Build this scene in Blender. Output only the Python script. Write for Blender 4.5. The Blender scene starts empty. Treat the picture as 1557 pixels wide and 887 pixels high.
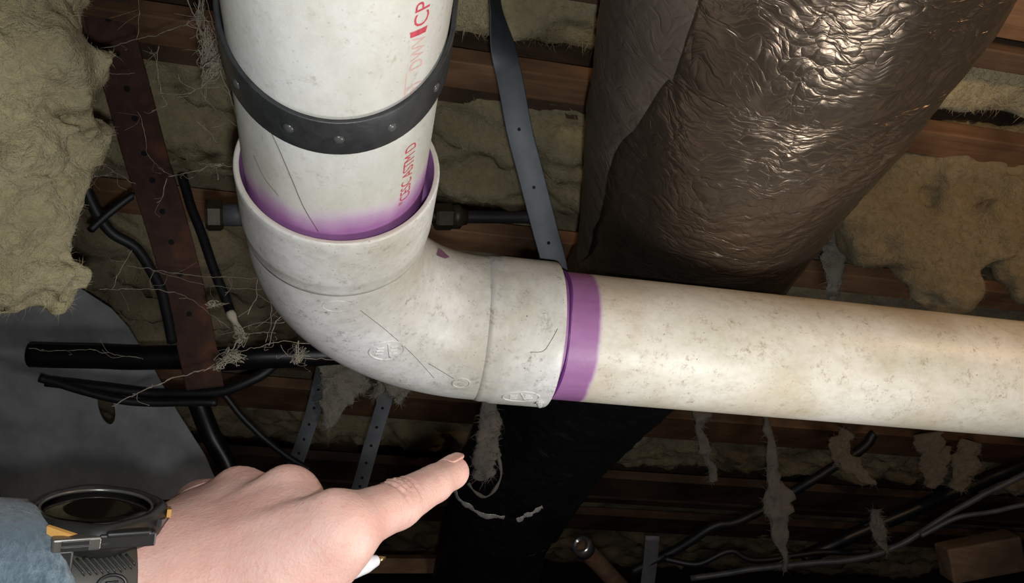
import bpy, bmesh, math, random
import numpy as np
from mathutils import Vector, Matrix
from mathutils.bvhtree import BVHTree

# ------------------------------------------------------------------ camera, world, lights, exposure
PITCH = math.radians(31.7)
F = 1200.0
ZC = 0.55                                    # camera height above the dirt floor
CAM = np.array([0.0, 0.0, ZC])
RIGHT = np.array([1.0, 0, 0]); UP = np.array([0, -math.sin(PITCH), math.cos(PITCH)]); FWD = np.array([0, math.cos(PITCH), math.sin(PITCH)])
sc = bpy.context.scene
col = sc.collection

def cam2w(v):
    """camera frame in millimetres (right, up, depth) -> world metres"""
    v = np.asarray(v, float) * 0.001
    return CAM + v[..., 0:1]*RIGHT + v[..., 1:2]*UP + v[..., 2:3]*FWD
def cdir(v):
    v = np.asarray(v, float); w = v[0]*RIGHT + v[1]*UP + v[2]*FWD
    return w/np.linalg.norm(w)
def pc(px, py, D):                            # picture point at depth D (mm) -> camera frame mm
    return np.array([(px-778.5)/F*D, (443.5-py)/F*D, D], float)
def pw(px, py, D):
    return cam2w(pc(px, py, D))
def ph(px, py, h):                            # picture point on the horizontal plane h metres above the camera
    r = (px-778.5)/F*RIGHT + (443.5-py)/F*UP + FWD
    return CAM + r*(h/r[2])

cd = bpy.data.cameras.new('camera'); cam = bpy.data.objects.new('camera', cd); col.objects.link(cam)
cam.location = CAM; cam.rotation_euler = (math.pi/2+PITCH, 0, 0)
cd.sensor_width = 36; cd.lens = 36*F/1557; cd.clip_start = 0.01; cd.clip_end = 50
sc.camera = cam
world = bpy.data.worlds.new('world'); sc.world = world; world.use_nodes = True
world.node_tree.nodes['Background'].inputs[0].default_value = (0.55, 0.6, 0.7, 1)
world.node_tree.nodes['Background'].inputs[1].default_value = 0.02
vs = sc.view_settings
vs.view_transform = 'Standard'; vs.look = 'None'; vs.gamma = 1; vs.use_curve_mapping = False
vs.exposure = 0.0
def lamp(name, typ, loc, power, color, size):
    l = bpy.data.lights.new(name, typ); l.energy = power; l.color = color
    if typ in ('POINT', 'SPOT'): l.shadow_soft_size = size
    o = bpy.data.objects.new(name, l); col.objects.link(o); o.location = loc
    return o
# phone flash just beneath the lens, and a warm work lamp off to the right
lamp('phone_flash', 'POINT', cam2w((6, -17, -4)), 4.3, (0.97, 0.985, 1.0), 0.005)
lamp('fill_light_below', 'POINT', cam2w((215, -215, 285)), 3.3, (1.0, 0.99, 0.97), 0.05)  # added fill below the pipes, evens out the flash falloff with depth
lamp('work_lamp', 'POINT', cam2w((640, 190, 340)), 2.8, (1.0, 0.66, 0.36), 0.03)

# ------------------------------------------------------------------ materials
def L(h):                                     # sRGB 0-255 -> linear
    return tuple(((c/255+0.055)/1.055)**2.4 if c > 10 else c/255/12.92 for c in h) + (1.0,)
class NT:
    def __init__(s, name):
        s.m = bpy.data.materials.new(name); s.m.use_nodes = True
        s.t = s.m.node_tree; s.b = s.t.nodes['Principled BSDF']; s._co = None
    def n(s, typ, **k):
        nd = s.t.nodes.new(typ)
        for a, v in k.items(): setattr(nd, a, v)
        return nd
    def link(s, a, b): s.t.links.new(a, b)
    def co(s, kind='Object'):
        if s._co is None: s._co = s.n('ShaderNodeTexCoord')
        return s._co.outputs[kind]
    def mapping(s, scale=(1, 1, 1), loc=(0, 0, 0), rot=(0, 0, 0)):
        mp = s.n('ShaderNodeMapping'); mp.inputs['Scale'].default_value = scale; mp.inputs['Location'].default_value = loc; mp.inputs['Rotation'].default_value = rot
        s.link(s.co(), mp.inputs[0]); return mp.outputs[0]
    def noise(s, scale, detail=4, rough=0.55, vec=None, dist=0.0):
        nd = s.n('ShaderNodeTexNoise'); nd.inputs['Scale'].default_value = scale; nd.inputs['Detail'].default_value = detail
        nd.inputs['Roughness'].default_value = rough; nd.inputs['Distortion'].default_value = dist
        s.link(vec if vec is not None else s.co(), nd.inputs['Vector']); return nd.outputs[0]
    def voronoi(s, scale, feature='F1', vec=None, rand=1.0):
        nd = s.n('ShaderNodeTexVoronoi', feature=feature); nd.inputs['Scale'].default_value = scale; nd.inputs['Randomness'].default_value = rand
        s.link(vec if vec is not None else s.co(), nd.inputs['Vector']); return nd.outputs['Distance']
    def ramp(s, val, stops):
        r = s.n('ShaderNodeValToRGB'); e = r.color_ramp.elements
        while len(e) < len(stops): e.new(0.5)
        for el, (p, c) in zip(e, stops): el.position = p; el.color = c if len(c) == 4 else tuple(c)+(1,)
        s.link(val, r.inputs[0]); return r.outputs[0]
    def mix(s, fac, a, b, mode='MIX'):
        m = s.n('ShaderNodeMix', data_type='RGBA', blend_type=mode)
        for inp, v in ((m.inputs[0], fac), (m.inputs[6], a), (m.inputs[7], b)):
            if hasattr(v, 'node'): s.link(v, inp)
            else: inp.default_value = v
        return m.outputs[2]
    def math(s, op, a, b=0.0, c=0.0):
        m = s.n('ShaderNodeMath', operation=op)
        for inp, v in zip(m.inputs, (a, b, c)):
            if hasattr(v, 'node'): s.link(v, inp)
            else: inp.default_value = v
        return m.outputs[0]
    def xyz(s, vec=None):
        x = s.n('ShaderNodeSeparateXYZ'); s.link(vec if vec is not None else s.co(), x.inputs[0]); return x.outputs
    def bump(s, h, dist=0.001, strength=1.0, prev=None):
        b = s.n('ShaderNodeBump'); b.inputs['Distance'].default_value = dist; b.inputs['Strength'].default_value = strength
        s.link(h, b.inputs['Height'])
        if prev is not None: s.link(prev, b.inputs['Normal'])
        return b.outputs[0]
    def done(s, color=None, rough=0.5, metal=0.0, normal=None, spec=0.5, **extra):
        def st(k, v):
            if hasattr(v, 'node'): s.link(v, s.b.inputs[k])
            else: s.b.inputs[k].default_value = v
        if color is not None: st('Base Color', color)
        st('Roughness', rough); st('Metallic', metal); st('Specular IOR Level', spec)
        if normal is not None: st('Normal', normal)
        for k, v in extra.items(): st(k.replace('_', ' '), v)
        return s.m
BW0, BW1 = (0, 0, 0, 1), (1, 1, 1, 1)

def mat_plain(name, rgb, rough=0.5, metal=0.0, var=0.15, scale=60, bump=0.0, spec=0.5):
    t = NT(name); c = L(rgb)
    nz = t.noise(scale, 5, 0.6)
    cc = t.mix(t.ramp(nz, [(0.3, BW0), (0.75, BW1)]), tuple(x*(1-var) for x in c[:3])+(1,), tuple(min(1, x*(1+var)) for x in c[:3])+(1,))
    nrm = t.bump(nz, bump) if bump else None
    return t.done(cc, rough, metal, nrm, spec)

def mat_pvc(name, base, dirt, dirtiness, primer=None, tint=None):
    """pvc in object space whose Z is the pipe axis (metres); primer=(z0, fuzz, deep) purple below z0"""
    t = NT(name)
    streak = t.noise(22, 6, 0.65, t.mapping((1, 1, 0.55)))
    mott = t.noise(90, 6, 0.7)
    fine = t.noise(420, 4, 0.7)
    c = t.mix(t.ramp(streak, [(0.42, BW0), (0.72, BW1)]), L(base), L([x*0.88 for x in base[:2]]+[base[2]*0.84]))
    sp = t.math('MULTIPLY', t.ramp(mott, [(0.52, BW0), (0.70, BW1)]), t.ramp(fine, [(0.46, BW0), (0.62, BW1)]))
    c = t.mix(t.math('MULTIPLY', sp, dirtiness), c, L(dirt))
    patch = t.ramp(t.noise(9, 3, 0.5, t.mapping((1, 1, 1), (3, 1, 7))), [(0.48, BW0), (0.70, BW1)])
    c = t.mix(t.math('MULTIPLY', patch, 0.55*dirtiness), c, L([dirt[0]*1.25, dirt[1]*1.2, dirt[2]*1.05]))
    grey = t.ramp(t.noise(170, 5, 0.7, t.mapping((1, 1, 0.8), (5, 2, 1))), [(0.44, BW0), (0.66, BW1)])
    c = t.mix(t.math('MULTIPLY', grey, 0.19*dirtiness), c, L([dirt[0]*0.98, dirt[1]*0.98, dirt[2]*0.98]))
    d2_ = t.ramp(t.voronoi(330), [(0.10, BW1), (0.17, BW0)])
    c = t.mix(t.math('MULTIPLY', t.math('MULTIPLY', d2_, t.ramp(t.noise(70, 2), [(0.45, BW0), (0.55, BW1)])), 0.45*dirtiness), c, L((112, 104, 92)))
    dots = t.ramp(t.voronoi(130), [(0.05, BW1), (0.085, BW0)])
    gate = t.ramp(t.noise(40, 2), [(0.52, BW0), (0.6, BW1)])
    c = t.mix(t.math('MULTIPLY', t.math('MULTIPLY', dots, gate), 0.75*dirtiness), c, L((96, 88, 76)))
    if primer:
        z0, fuzz, deep, wobble = primer
        z = t.xyz()[2]
        wob = t.math('MULTIPLY', t.math('SUBTRACT', t.noise(28, 3, 0.6, t.mapping((1, 1, 0.3))), 0.5), wobble)
        d = t.math('ADD', t.math('SUBTRACT', z0, z), wob)           # positive inside the stain
        mask = t.math('MULTIPLY', t.ramp(t.math('DIVIDE', d, fuzz), [(0.0, BW0), (1.0, BW1)]), 1.0)
        pn = t.noise(60, 4, 0.6, t.mapping((1, 1, 0.35)))
        pur = t.mix(t.ramp(pn, [(0.3, BW0), (0.7, BW1)]), L((164, 108, 164)), L((144, 84, 146)))
        pur = t.mix(t.ramp(t.math('DIVIDE', d, deep), [(0.2, BW0), (1.0, BW1)]), L((206, 184, 204)), pur)
        c = t.mix(t.math('MULTIPLY', mask, 0.93), c, pur)
    nrm = t.bump(fine, 0.00012)
    return t.done(c, t.math('MULTIPLY_ADD', mott, 0.3, 0.26), 0, nrm, 0.45)

M = {}
M['pvc1'] = mat_pvc('dirty_white_pvc', (214, 215, 210), (150, 142, 122), 0.55, primer=(0.021, 0.010, 0.018, 0.020))
M['pvc2'] = mat_pvc('yellowed_white_pvc', (230, 225, 212), (146, 126, 96), 0.9, primer=(0.0265, 0.003, 0.004, 0.006))
M['elbow'] = mat_pvc('speckled_white_pvc', (232, 232, 230), (136, 133, 126), 1.15)
M['rim'] = mat_pvc('clean_white_pvc', (224, 218, 206), (170, 158, 138), 0.4)
M['primer'] = mat_plain('purple_primer', (180, 130, 186), 0.35, var=0.2, scale=90)
M['primer_dark'] = mat_plain('dark_purple_primer', (104, 50, 118), 0.3, var=0.2)
M['smudge'] = mat_plain('faint_purple', (140, 100, 128), 0.5)
M['red_ink'] = mat_plain('red_ink', (198, 74, 88), 0.5, var=0.25, scale=500)
M['red_faded'] = mat_plain('faded_red_ink', (216, 176, 168), 0.5, var=0.1, scale=400)
M['black_band'] = mat_plain('black_plastic_band', (44, 46, 46), 0.45, var=0.35, scale=180, bump=0.0002)
M['stud'] = mat_plain('worn_stud', (74, 75, 74), 0.3, var=0.2)
M['hole'] = mat_plain('dark_hole', (12, 12, 12), 0.9)
M['gunmetal'] = mat_plain('gunmetal_strap', (46, 51, 55), 0.45, 0.35, var=0.3, scale=70)
M['galv'] = mat_plain('dull_galvanised', (92, 94, 98), 0.6, 0.2, var=0.2, scale=60)
M['rod'] = mat_plain('black_rod', (46, 44, 46), 0.5, 0.3, var=0.3)
M['nut'] = mat_plain('olive_nut', (62, 56, 42), 0.5, 0.4, var=0.3, scale=150)
M['black_plastic'] = mat_plain('black_plastic', (13, 14, 16), 0.38, var=0.3)
M['cable'] = mat_plain('black_cable', (24, 25, 27), 0.5, var=0.3)
M['grey_cable'] = mat_plain('grey_cable', (70, 70, 72), 0.5, var=0.3)
M['web'] = mat_plain('dusty_cobweb', (158, 148, 130), 0.9, var=0.2)
M['hair'] = mat_plain('dark_thread', (92, 84, 72), 0.8)
M['silver'] = mat_plain('shiny_film_edge', (215, 214, 210), 0.22, 0.35, var=0.3, scale=120, bump=0.001)
M['copper'] = mat_plain('dull_copper', (128, 98, 78), 0.4, 0.5, var=0.4, scale=60)
M['pen'] = mat_plain('white_pen_plastic', (226, 226, 230), 0.25, var=0.03)
M['brass'] = mat_plain('brass_tip', (190, 160, 110), 0.3, 0.9)
M['dirt'] = mat_plain('dirt', (84, 70, 56), 0.95, var=0.4, scale=12, bump=0.01)
M['block'] = mat_plain('foundation_block', (70, 68, 64), 0.95, var=0.25, scale=9, bump=0.004)
M['grey_tatter'] = mat_plain('dusty_grey_tatter', (98, 92, 84), 0.95, var=0.3, scale=45, bump=0.003)

def mat_wood(name, a, b, axis):
    t = NT(name)
    ang = math.atan2(axis[1], axis[0])
    mp = t.n('ShaderNodeMapping', vector_type='TEXTURE'); mp.inputs['Rotation'].default_value = (0, 0, ang); mp.inputs['Scale'].default_value = (12, 1, 1)
    t.link(t.co(), mp.inputs[0])
    g = t.noise(130, 6, 0.6, mp.outputs[0], 0.4)
    big = t.noise(9, 3)
    c = t.mix(t.ramp(g, [(0.3, BW0), (0.7, BW1)]), L(a), L(b))
    c = t.mix(t.ramp(big, [(0.35, BW0), (0.7, BW1)]), c, L([x*0.62 for x in a]))
    return t.done(c, 0.75, 0, t.bump(g, 0.0008))
JD = np.array([0.9816, 0.191, 0]); JD /= np.linalg.norm(JD)        # joists run along this
JQ = np.array([-JD[1], JD[0], 0])
M['wood'] = mat_wood('warm_lumber', (130, 94, 66), (160, 122, 90), JD)
M['wood_dark'] = mat_wood('grey_lumber', (96, 74, 56), (122, 96, 74), JD)
M['subfloor'] = mat_wood('subfloor_board', (92, 66, 46), (120, 88, 62), JQ)

def mat_insul(name, a, b, c2):
    t = NT(name)
    n1 = t.noise(26, 6, 0.62, None, 0.6); n2 = t.noise(140, 5, 0.7, None, 0.8); n3 = t.noise(620, 3, 0.7)
    c = t.mix(t.ramp(n1, [(0.32, BW0), (0.68, BW1)]), L(a), L(b))
    c = t.mix(t.ramp(n2, [(0.5, BW0), (0.78, BW1)]), c, L(c2))
    h = t.math('ADD', n2, t.math('MULTIPLY', n3, 0.5))
    nrm = t.bump(h, 0.006, 0.9)
    return t.done(c, 1.0, 0, nrm, 0.1, Sheen_Weight=0.25)
M['insul_y'] = mat_insul('yellow_glass_wool', (184, 170, 126), (204, 190, 148), (158, 142, 100))
M['insul_b'] = mat_insul('brown_glass_wool', (160, 144, 108), (180, 164, 128), (128, 108, 76))
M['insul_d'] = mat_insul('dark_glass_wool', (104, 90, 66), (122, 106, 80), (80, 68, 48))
M['insul_g'] = mat_insul('grey_glass_wool', (146, 140, 124), (170, 162, 144), (116, 108, 92))

def mat_rust():
    t = NT('rusty_steel')
    n = t.noise(55, 6, 0.7); n2 = t.noise(16, 3)
    c = t.mix(t.ramp(n, [(0.35, BW0), (0.65, BW1)]), L((60, 41, 34)), L((80, 53, 43)))
    c = t.mix(t.ramp(n2, [(0.56, BW0), (0.68, BW1)]), c, L((112, 68, 48)))
    return t.done(c, 0.85, 0.1, t.bump(n, 0.0015))
M['rust'] = mat_rust()

def mat_foil(name, tint, rough, dens, metal=0.92):
    t = NT(name)
    # crumpled mylar: creases are the edges of stretched cells at two sizes
    warp = t.n('ShaderNodeVectorMath', operation='ADD')
    nz = t.n('ShaderNodeTexNoise'); nz.inputs['Scale'].default_value = 22; nz.inputs['Detail'].default_value = 3
    t.link(t.co('UV'), nz.inputs['Vector'])
    sc_ = t.n('ShaderNodeVectorMath', operation='SCALE'); sc_.inputs[3].default_value = 0.05
    t.link(nz.outputs['Color'], sc_.inputs[0]); t.link(t.co('UV'), warp.inputs[0]); t.link(sc_.outputs[0], warp.inputs[1])
    def cells(sx, sy, rot):
        mp = t.n('ShaderNodeMapping'); mp.inputs['Scale'].default_value = (sx, sy, 1); mp.inputs['Rotation'].default_value = (0, 0, rot)
        t.link(warp.outputs[0], mp.inputs[0])
        v = t.n('ShaderNodeTexVoronoi', feature='DISTANCE_TO_EDGE'); v.inputs['Scale'].default_value = 1
        t.link(mp.outputs[0], v.inputs['Vector']); return v.outputs['Distance'], mp.outputs[0]
    a, _ = cells(34*dens, 80*dens, 0.25); b, mpb = cells(62*dens, 150*dens, -0.35)
    nb = t.n('ShaderNodeTexNoise'); nb.inputs['Scale'].default_value = 0.9; nb.inputs['Detail'].default_value = 4; t.link(mpb, nb.inputs['Vector'])
    h = t.math('ADD', t.math('POWER', a, 0.6), t.math('MULTIPLY', t.math('POWER', b, 0.6), 0.55))
    h = t.math('ADD', h, t.math('MULTIPLY', nb.outputs[0], 0.9))
    nrm = t.bump(h, 0.0011, 0.85)
    dust = t.ramp(t.noise(14, 4), [(0.4, BW0), (0.7, BW1)])
    c = t.mix(dust, L(tint), L([x*0.8 for x in tint]))
    return t.done(c, t.math('MULTIPLY_ADD', dust, 0.12, rough), metal, nrm)
M['foil'] = mat_foil('crumpled_mylar', (132, 117, 102), 0.29, 1.35, 0.88)
M['foil_shade'] = mat_foil('shade_mylar', (128, 118, 106), 0.42, 1.1, 0.6)  # duller foil: shade of the duct's left flank put into tint and finish
M['sleeve_black'] = mat_foil('black_film', (16, 17, 20), 0.5, 0.6, 0.0)

def mat_skin():
    t = NT('skin')
    n1 = t.noise(45, 4); n2 = t.noise(300, 4, 0.7); n3 = t.noise(900, 3, 0.6)
    c = t.mix(t.ramp(n1, [(0.35, BW0), (0.7, BW1)]), L((222, 182, 168)), L((216, 166, 153)))
    c = t.mix(t.ramp(n2, [(0.55, BW0), (0.75, BW1)]), c, L((212, 160, 146)))
    h = t.math('ADD', n2, t.math('MULTIPLY', n3, 0.6))
    nrm = t.bump(h, 0.0005, 0.7)
    return t.done(c, 0.5, 0, nrm, 0.4, Subsurface_Weight=0.12, Subsurface_Scale=0.004)
M['skin'] = mat_skin()
M['nail'] = mat_plain('fingernail', (226, 176, 160), 0.3, var=0.05)
def mat_denim():
    t = NT('blue_grey_knit')
    w = t.noise(300, 4, 0.7, t.mapping((1, 2.2, 1)))
    b = t.noise(60, 3)
    c = t.mix(t.ramp(w, [(0.35, BW0), (0.7, BW1)]), L((70, 86, 96)), L((116, 132, 142)))
    c = t.mix(t.ramp(b, [(0.4, BW0), (0.7, BW1)]), c, L((86, 101, 111)))
    return t.done(c, 0.95, 0, t.bump(w, 0.0012), 0.1, Sheen_Weight=0.3)
M['denim'] = mat_denim()
M['watch_case'] = mat_plain('watch_case_black', (34, 34, 33), 0.38, var=0.25, scale=200)
M['watch_glass'] = mat_plain('watch_glass', (16, 15, 12), 0.06, var=0.1)
M['watch_strap'] = mat_plain('watch_strap_olive', (58, 56, 48), 0.55, var=0.1, scale=200)
M['watch_ring'] = mat_plain('watch_ring_grey', (110, 108, 102), 0.3, 0.6, var=0.1)
M['watch_tan'] = mat_plain('watch_tan_mark', (206, 156, 84), 0.4, var=0.1)
M['watch_steel'] = mat_plain('watch_steel', (150, 152, 152), 0.25, 0.9, var=0.1)

def mat_water():
    t = NT('water'); return t.done((0.95, 0.95, 0.95, 1), 0.03, 0, None, 0.5, Transmission_Weight=0.6, IOR=1.33)
M['water'] = mat_water()

# ------------------------------------------------------------------ object helpers
def mesh_obj(name, verts, faces, mat, parent=None, smooth=True, uv=None):
    v = np.asarray(verts, float)
    if parent is not None: v = v - np.array(root_loc(parent))
    me = bpy.data.meshes.new(name); me.from_pydata(v.tolist(), [], [list(map(int, f)) for f in faces]); me.update()
    if smooth: me.polygons.foreach_set('use_smooth', [True]*len(me.polygons))
    if uv is not None:
        ul = me.uv_layers.new(name='UVMap'); li = np.zeros(len(me.loops), int); me.loops.foreach_get('vertex_index', li)
        ul.data.foreach_set('uv', np.asarray(uv, float)[li].ravel())
    if isinstance(mat, str): mat = M[mat]
    me.materials.append(mat)
    o = bpy.data.objects.new(name, me); col.objects.link(o)
    if parent is not None: o.parent = parent
    return o
def root_loc(o):
    l = np.zeros(3)
    while o is not None: l = l + np.array(o.location); o = o.parent
    return l
def tag(o, label=None, cat=None, group=None, kind=None):
    if label: o['label'] = label
    if cat: o['category'] = cat
    if group: o['group'] = group
    if kind: o['kind'] = kind
    return o
def thing(name, loc, label, cat, group=None):
    o = bpy.data.objects.new(name, None); o.empty_display_size = 0.02; col.objects.link(o); o.location = loc
    return tag(o, label, cat, group)
def N3(v): v = np.asarray(v, float); return v/np.linalg.norm(v)
def join(parts):
    V = []; Fc = []; k = 0
    for v, f in parts:
        V.append(np.asarray(v, float)); Fc += [[i+k for i in q] for q in f]; k += len(v)
    return np.concatenate(V), Fc
def box(c, ax, ay, az, sx, sy, sz, bev=0.0):
    """box centred at c with half sizes sx.. along unit axes, edges chamfered by bev"""
    bm = bmesh.new(); bmesh.ops.create_cube(bm, size=2)
    for v in bm.verts: v.co = Vector((v.co.x*sx, v.co.y*sy, v.co.z*sz))
    if bev: bmesh.ops.bevel(bm, geom=bm.edges[:], offset=bev, segments=2, affect='EDGES', profile=0.5)
    R = np.stack([N3(ax), N3(ay), N3(az)])
    bm.verts.ensure_lookup_table()
    V = np.array([v.co[:] for v in bm.verts]) @ R + np.asarray(c, float)
    Fc = [[v.index for v in f.verts] for f in bm.faces]; bm.free(); return V, Fc
def smooth_path(pts, n):
    """Catmull-Rom through the points (any number of columns)"""
    P = np.asarray(pts, float); P = np.concatenate([2*P[:1]-P[1:2], P, 2*P[-1:]-P[-2:-1]])
    m = len(P)-3; out = []
    for u in np.linspace(0, m-1e-6, n):
        i = int(u); t = u-i; a, b, c, d = P[i:i+4]
        out.append(0.5*((2*b)+(-a+c)*t+(2*a-5*b+4*c-d)*t*t+(-a+3*b-3*c+d)*t**3))
    return np.array(out)
def frames(P, ref=None):
    P = np.asarray(P, float); T = np.gradient(P, axis=0); T /= np.linalg.norm(T, axis=1)[:, None]+1e-12
    r = np.array(ref if ref is not None else (0.13, 0.21, 0.97), float)
    if abs(r @ T[0]) > 0.95*np.linalg.norm(r): r = np.array([1.0, 0.1, 0])
    U = np.zeros_like(P); u = r - T[0]*(r @ T[0]); u /= np.linalg.norm(u); U[0] = u
    for i in range(1, len(P)):
        u = U[i-1]-T[i]*(U[i-1] @ T[i]); U[i] = u/np.linalg.norm(u)
    return T, U, np.cross(T, U)
def tube(P, R, n=12, caps=True, ref=None, R2=None, disp=None):
    P = np.asarray(P, float); R = np.broadcast_to(np.asarray(R, float), (len(P),)); R2 = R if R2 is None else np.broadcast_to(np.asarray(R2, float), (len(P),))
    T, U, W = frames(P, ref); a = np.linspace(0, 2*np.pi, n, endpoint=False)
    V = P[:, None]+R[:, None, None]*np.cos(a)[None, :, None]*U[:, None]+R2[:, None, None]*np.sin(a)[None, :, None]*W[:, None]
    if disp is not None: V = disp(V, P)
    V = V.reshape(-1, 3); m = len(P)
    Fc = [[i*n+j, i*n+(j+1) % n, (i+1)*n+(j+1) % n, (i+1)*n+j] for i in range(m-1) for j in range(n)]
    if caps:
        Fc.append(list(range(n))[::-1]); Fc.append([(m-1)*n+j for j in range(n)])
    return V, Fc
def band(P, width_dir, w, th, ref_n=None):
    """flat strap: path P, width directions per point, width w, thickness th; closed box section"""
    P = np.asarray(P, float); Wd = np.asarray(width_dir, float)
    if Wd.ndim == 1: Wd = np.repeat(Wd[None], len(P), 0)
    T = np.gradient(P, axis=0); T /= np.linalg.norm(T, axis=1)[:, None]
    Wd = Wd-T*(Wd*T).sum(1)[:, None]; Wd /= np.linalg.norm(Wd, axis=1)[:, None]; Nn = np.cross(T, Wd)
    w = np.broadcast_to(np.asarray(w, float), (len(P),))[:, None]
    c = 0.18
    prof = [(-1, -1+c), (-1+0.06, -1), (1-0.06, -1), (1, -1+c), (1, 1-c), (1-0.06, 1), (-1+0.06, 1), (-1, 1-c)]
    V = np.stack([P+Wd*(w/2)*a+Nn*(th/2)*b for a, b in prof], 1); n = len(prof); m = len(P)
    Fc = [[i*n+j, i*n+(j+1) % n, (i+1)*n+(j+1) % n, (i+1)*n+j] for i in range(m-1) for j in range(n)]
    Fc += [list(range(n))[::-1], [(m-1)*n+j for j in range(n)]]
    return V.reshape(-1, 3), Fc
def lathe(prof, c, axis, n=64, ref=None):
    """prof: (z along axis, r) polyline; open ends"""
    axis = N3(axis); r = np.array(ref if ref is not None else ((0, 0, 1) if abs(axis[2]) < 0.9 else (1, 0, 0)), float)
    u = N3(r-axis*(r @ axis)); w = np.cross(axis, u); a = np.linspace(0, 2*np.pi, n, endpoint=False)
    ring = np.cos(a)[:, None]*u+np.sin(a)[:, None]*w
    V = np.concatenate([np.asarray(c)+axis*z+ring*rr for z, rr in prof]); m = len(prof)
    Fc = [[i*n+j, i*n+(j+1) % n, (i+1)*n+(j+1) % n, (i+1)*n+j] for i in range(m-1) for j in range(n)]
    return V, Fc
def closed_lathe(prof, c, axis, n=64, ref=None):
    V, Fc = lathe(prof, c, axis, n, ref); m = len(prof)
    Fc += [[(m-1)*n+j, (m-1)*n+(j+1) % n, (j+1) % n, j] for j in range(n)]
    return V, Fc
def capped_lathe(prof, c, axis, n=32, ref=None):
    V, Fc = lathe(prof, c, axis, n, ref); m = len(prof)
    Fc += [list(range(n))[::-1], [(m-1)*n+j for j in range(n)]]
    return V, Fc
_rs = np.random.RandomState(7)
_tab = _rs.rand(4096)
def vnoise(p, seed=0):
    p = np.asarray(p, float); i = np.floor(p).astype(np.int64); f = p-i; f = f*f*(3-2*f)
    def h(a, b, c): return _tab[(a*73856093 ^ b*19349663 ^ c*83492791 ^ seed*2654435) & 4095]
    x, y, z = i[..., 0], i[..., 1], i[..., 2]; fx, fy, fz = f[..., 0], f[..., 1], f[..., 2]
    def lx(b, c): return h(x, b, c)*(1-fx)+h(x+1, b, c)*fx
    def ly(c): return lx(y, c)*(1-fy)+lx(y+1, c)*fy
    return ly(z)*(1-fz)+ly(z+1)*fz
def fbm(p, o=4, seed=0, g=0.5):
    s = 0; a = 1; t = 0
    for k in range(o): s = s+a*vnoise(np.asarray(p)*2**k+17.3*k, seed+k); t += a; a *= g
    return s/t*2-1
def surface_nets(S, origin, h):
    """numpy naive surface nets; S<0 is inside"""
    ins = S < 0; nx, ny, nz = S.shape
    c = [ins[i:nx-1+i, j:ny-1+j, k:nz-1+k] for i in (0, 1) for j in (0, 1) for k in (0, 1)]
    cnt = sum(x.astype(np.int8) for x in c); act = (cnt > 0) & (cnt < 8)
    idx = np.argwhere(act); lut = -np.ones(act.shape, np.int64); lut[act] = np.arange(len(idx))
    acc = np.zeros((len(idx), 3)); num = np.zeros(len(idx))
    off = np.array([[i, j, k] for i in (0, 1) for j in (0, 1) for k in (0, 1)])
    for a in range(8):
        for b in range(a+1, 8):
            if np.abs(off[a]-off[b]).sum() != 1: continue
            A = idx+off[a]; B = idx+off[b]; sa = S[A[:, 0], A[:, 1], A[:, 2]]; sb = S[B[:, 0], B[:, 1], B[:, 2]]
            m = (sa < 0) != (sb < 0); t = np.where(m, sa/np.where(m, sa-sb, 1), 0)
            acc += np.where(m[:, None], off[a]+(off[b]-off[a])*t[:, None], 0); num += m
    V = (idx+acc/num[:, None])*h+np.asarray(origin)
    Q = []
    for ax in range(3):
        o1, o2 = [(1, 2), (2, 0), (0, 1)][ax]
        sl0 = [slice(None)]*3; sl1 = [slice(None)]*3; sl0[ax] = slice(0, -1); sl1[ax] = slice(1, None)
        ch = ins[tuple(sl0)] != ins[tuple(sl1)]; e = np.argwhere(ch); e = e[(e[:, o1] > 0) & (e[:, o2] > 0) & (e[:, o1] < S.shape[o1]-1) & (e[:, o2] < S.shape[o2]-1)]
        d1 = np.zeros(3, int); d1[o1] = 1; d2 = np.zeros(3, int); d2[o2] = 1
        g = lambda q: lut[q[:, 0], q[:, 1], q[:, 2]]
        quad = np.stack([g(e-d1-d2), g(e-d2), g(e), g(e-d1)], 1)
        s = ins[e[:, 0], e[:, 1], e[:, 2]]
        quad[~s] = quad[~s][:, ::-1]; Q.append(quad)
    return V, np.concatenate(Q)
def smin(a, b, k):
    h = np.clip(0.5+0.5*(b-a)/k, 0, 1); return b*(1-h)+a*h-k*h*(1-h)
def cone_d(p, a, b, ra, rb):
    ab = b-a; t = np.clip(((p-a) @ ab)/(ab @ ab), 0, 1)
    return np.linalg.norm(p-(a+t[..., None]*ab), axis=-1)-(ra+(rb-ra)*t)
def ell_d(p, c, R, r):
    q = ((p-c) @ np.asarray(R).T)/np.asarray(r); k = np.linalg.norm(q, axis=-1); return (k-1)*min(r)*0.9+ (k-1)*0.0
def grid(lo, hi, h):
    ax = [np.arange(l, u, h) for l, u in zip(lo, hi)]
    return np.stack(np.meshgrid(*ax, indexing='ij'), -1)
def ray(obj_list, px, py):
    d = Vector(N3((px-778.5)/F*RIGHT+(443.5-py)/F*UP+FWD))
    best = None
    for o in obj_list:
        key = o.name
        if key not in _bvh:
            v = [o.matrix_basis @ x.co for x in o.data.vertices]; off = Vector(root_loc(o.parent)) if o.parent else Vector((0, 0, 0))
            _bvh[key] = BVHTree.FromPolygons([x+off for x in v], [p.vertices[:] for p in o.data.polygons])
        h = _bvh[key].ray_cast(Vector(CAM), d)
        if h[0] is not None and (best is None or h[3] < best[2]): best = (np.array(h[0]), np.array(h[1]), h[3])
    return best
_bvh = {}
rnd = random.Random(5)

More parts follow.
